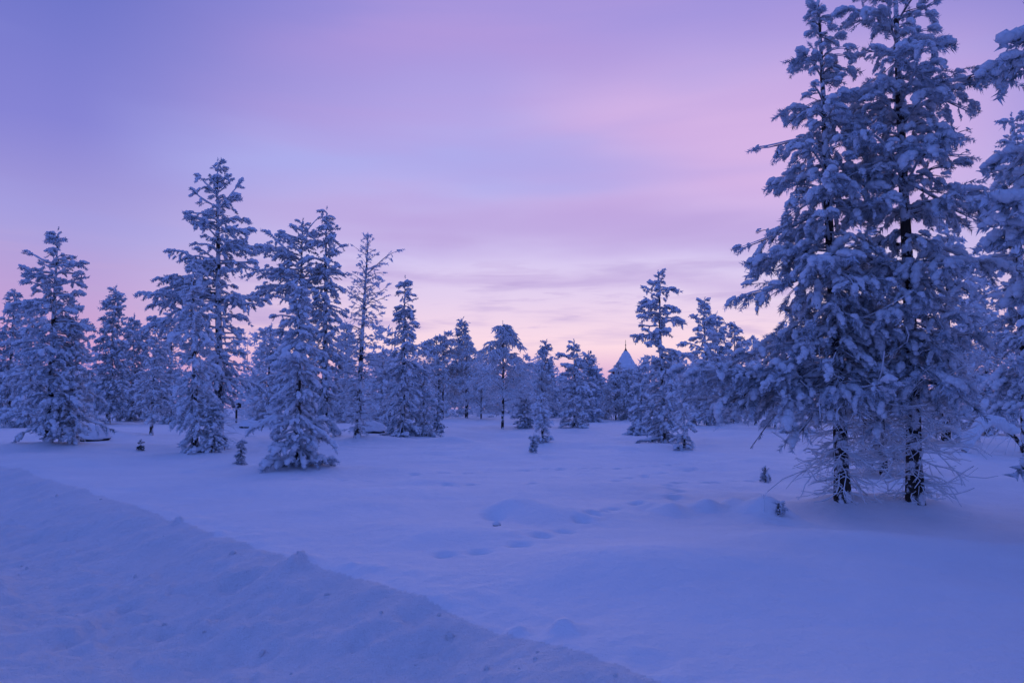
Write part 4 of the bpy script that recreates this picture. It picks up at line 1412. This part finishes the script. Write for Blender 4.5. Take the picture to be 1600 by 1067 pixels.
# ------------------------------------------------------------------ the house with a spire behind the trees
def house():
    D = 112.0
    mm = D / F
    cx = (978 - 800) * mm
    root = empty('house', (cx, D, float(Hm(cx, D))), 'red boarded house with a tall snow-covered spire roof and finial behind the trees', 'house')
    ze = CAMZ + (HORIZON - 580) * mm - root.location.z
    za = CAMZ + (HORIZON - 544) * mm - root.location.z
    hw = 23 * mm
    # octagonal body
    k = 8
    ang = np.arange(k) * 2 * np.pi / k + np.pi / 8
    ring = lambda r, z: np.stack([r * np.cos(ang), r * np.sin(ang), np.full(k, z)], -1)
    mb = MB()
    V = np.concatenate([ring(hw, -0.5), ring(hw, ze)])
    mb.add(V, [(q, (q + 1) % k, k + (q + 1) % k, k + q) for q in range(k)])
    mb.build('wall', 'redwall', root, smooth=False)
    # flared spire roof, boards below and snow above
    prof = [(hw * 1.22, ze - 0.12), (hw * 0.85, ze + 0.28), (hw * 0.70, ze + 0.62), (hw * 0.44, ze + 0.45 * (za - ze)), (hw * 0.20, ze + 0.74 * (za - ze)), (0.06, za)]
    mb = MB()
    V = np.concatenate([ring(r, z) for r, z in prof])
    Fq = [(j * k + q, j * k + (q + 1) % k, (j + 1) * k + (q + 1) % k, (j + 1) * k + q) for j in range(len(prof) - 1) for q in range(k)]
    mb.add(V, Fq)
    mb.add(V[:k], [(0, 2, 1), (0, 3, 2), (0, 4, 3), (0, 5, 4), (0, 6, 5), (0, 7, 6)])
    ro = mb.build('roof', 'wood', root, smooth=False)
    V0, F0 = ICO[3]
    az = np.linspace(0, 2 * np.pi, 25)[:-1]
    pp = [(r + 0.10, z + 0.06) for r, z in prof[:-1]] + [(0.10, za - 0.25)]
    rs = np.interp(np.linspace(0, 5, 26), np.arange(6), [a for a, _ in pp])
    zs = np.interp(np.linspace(0, 5, 26), np.arange(6), [b for _, b in pp])
    rng = np.random.RandomState(4)
    RR = rs[:, None] * (1 + rng.uniform(-.08, .09, (26, 24)))
    V = np.stack([RR * np.cos(az), RR * np.sin(az), np.repeat(zs[:, None], 24, 1) + rng.uniform(-.03, .05, (26, 24))], -1).reshape(-1, 3)
    mb = MB()
    mb.add(V, [(j * 24 + q, j * 24 + (q + 1) % 24, (j + 1) * 24 + (q + 1) % 24, (j + 1) * 24 + q) for j in range(25) for q in range(24)])
    mb.build('roof_snow', 'snow', ro)
    mb = MB()
    tubes(mb, [[0, 0, za - 0.1], [0, 0, za + 0.5], [0, 0, za + 1.15]], [0.06, 0.04, 0.025], 6, cap=True)
    V, Fc = ICO[1]
    mb.add(V * 0.09 + np.array([0, 0, za + 0.45]), Fc)
    mb.build('finial', 'metal', root)
    # windows on the faces turned to the clearing
    for q in range(k):
        a = ang[q] + np.pi / 8
        n = np.array([math.cos(a), math.sin(a), 0])
        if n[1] > -0.3:
            continue
        t = np.array([-n[1], n[0], 0])
        c = n * (hw * math.cos(np.pi / 8)) + np.array([0, 0, ze - 0.85])
        frame = MB()
        for (u0, u1, w0, w1) in ((-.5, .5, -.6, -.5), (-.5, .5, .5, .6), (-.5, -.4, -.5, .5), (.4, .5, -.5, .5), (-.04, .04, -.5, .5)):
            P = [c + t * u + np.array([0, 0, w]) + n * dd for dd in (0.0, 0.06) for (u, w) in ((u0, w0), (u1, w0), (u1, w1), (u0, w1))]
            frame.add(P, [(0, 1, 2, 3), (4, 7, 6, 5), (0, 4, 5, 1), (1, 5, 6, 2), (2, 6, 7, 3), (3, 7, 4, 0)])
        fo = frame.build('window', 'white', root, smooth=False)
        for (u0, u1) in ((-.4, -.04), (.04, .4)):
            pane = MB()
            P = [c + t * u + np.array([0, 0, w]) + n * dd for dd in (0.005, 0.02) for (u, w) in ((u0, -.5), (u1, -.5), (u1, .5), (u0, .5))]
            pane.add(P, [(0, 1, 2, 3), (4, 7, 6, 5), (0, 4, 5, 1), (1, 5, 6, 2), (2, 6, 7, 3), (3, 7, 4, 0)])
            pane.build('pane', 'glass', fo, smooth=False)
    return root


house()


# ------------------------------------------------------------------ the far wood: one mass of frosted trees behind the clearing
def far_wood():
    rng = np.random.RandomState(900)
    wood = MB()
    mass = MB()
    snow = MB()
    n = 0
    for i in range(150):
        px = rng.uniform(-260, 1900) if i < 100 else rng.uniform(600, 1130)
        D = rng.uniform(84, 190)
        if 925 < px < 1000:
            D = rng.uniform(150, 200)
        x = (px - 800) / F * D
        z = float(Hm(x, D))
        top = rng.uniform(548, 600)
        if px < 620:
            top -= rng.uniform(5, 45)
        if px > 1130:
            top -= rng.uniform(0, 60)
        if 930 < px < 1000:
            top = rng.uniform(592, 615)
        h = CAMZ + (HORIZON - top) / F * D - z
        rad = h * rng.uniform(0.20, 0.32)
        if 925 < px < 1000:
            rad = min(rad, 1.6)
        q = np.linspace(0, 1, 4)
        tubes(wood, np.stack([x + 0 * q, D + 0 * q, z + h * q], -1), 0.011 * h * (1 - q) + 0.02, 4)
        m = int(70 + 20 * rng.rand())
        u = rng.uniform(0.08, 1, m) ** 0.9
        birch = rng.rand() < 0.4
        rr = rad * (np.sqrt(np.clip(1 - (np.abs(u - 0.55) / 0.5) ** 2, 0.03, 1)) if birch else (1 - u) ** 0.8) * np.sqrt(rng.uniform(0.1, 1, m))
        a = rng.uniform(0, 6.28, m)
        pos = np.stack([x + rr * np.cos(a), D + rr * np.sin(a), z + u * h], -1)
        dv = np.stack([np.cos(a), np.sin(a), rng.normal(-0.1 if not birch else 0.5, 0.35, m)], -1)
        size = rng.uniform(0.6, 1.1, m) * (0.70 + 0.06 * h)
        place(mass, NEED['low'], pos, dv, size, rng)
        if not birch:
            k = rng.rand(m) < 0.4
            place(snow, SNOW['low'], pos[k], dv[k], size[k] * 0.6, rng)
    for i in range(170):                       # undergrowth along the far edge of the clearing
        px = rng.uniform(-200, 1800)
        D = rng.uniform(66, 98)
        x = (px - 800) / F * D
        if 935 < px < 1000:
            D = rng.uniform(90, 105)
        z = float(Hm(x, D))
        h = rng.uniform(1.6, 4.2)
        m = 42
        u = rng.uniform(0.0, 1, m)
        rr = h * 0.38 * np.sqrt(np.clip(1 - u ** 2, 0.03, 1)) * np.sqrt(rng.uniform(0.05, 1, m))
        a = rng.uniform(0, 6.28, m)
        pos = np.stack([x + rr * np.cos(a), D + rr * np.sin(a), z + u * h], -1)
        dv = np.stack([np.cos(a), np.sin(a), rng.normal(0.4, 0.5, m)], -1)
        place(mass, NEED['low'], pos, dv, rng.uniform(0.55, 1.1, m), rng)
        k = rng.rand(m) < 0.15
        place(snow, SNOW['low'], pos[k], dv[k], rng.uniform(0.3, 0.6, int(k.sum())), rng)
    fw = MB()
    fw.v = wood.v + mass.v + snow.v
    off = wood.n
    fw.f = [(f, 0) for f, _ in wood.f] + [(f + wood.n, 1) for f, _ in mass.f] + [(f + wood.n + mass.n, 2) for f, _ in snow.f]
    fw.n = wood.n + mass.n + snow.n
    o = fw.build('far_wood', ['limb', 'frost', 'snow'], None, 'stuff')
    o['label'] = 'far-off mass of frosted trees closing the clearing'
    o['category'] = 'wood'


far_wood()


def snow_clods():
    rng = np.random.RandomState(71)
    mb = MB()
    V, Fc = ICO[1]
    n = 0
    while n < 45:
        t = rng.uniform(-14, 1.5)                      # along the bank
        t = -14 + 15.5 * rng.rand() ** 0.6
        s = rng.choice([rng.normal(-0.05, 0.12), rng.normal(-1.25, 0.28), rng.uniform(-1.4, 0.0), rng.normal(0.5, 0.4)], p=[.40, .48, .12, .0])
        # back from (s, t) to x, y
        c = s * 1.524 + 4.45
        k = t * 1.524
        y = (c - 1.15 * k) / (1 + 1.15 ** 2)
        x = k + 1.15 * y
        if y < 1.5:
            continue
        r = min(0.026, 0.007 + rng.exponential(0.006))
        v = V * (1 + rng.uniform(-0.28, 0.28, (len(V), 1))) * r * rng.uniform(0.7, 1.3, 3)
        mb.add(v + np.array([x, y, float(Hm(x, y)) + r * 0.1]), Fc)
        n += 1
    o = mb.build('snow_clods', 'packed', None, 'stuff')
    o['label'] = 'small crumbled clods of snow along the ploughed bank'
    o['category'] = 'snow'


snow_clods()
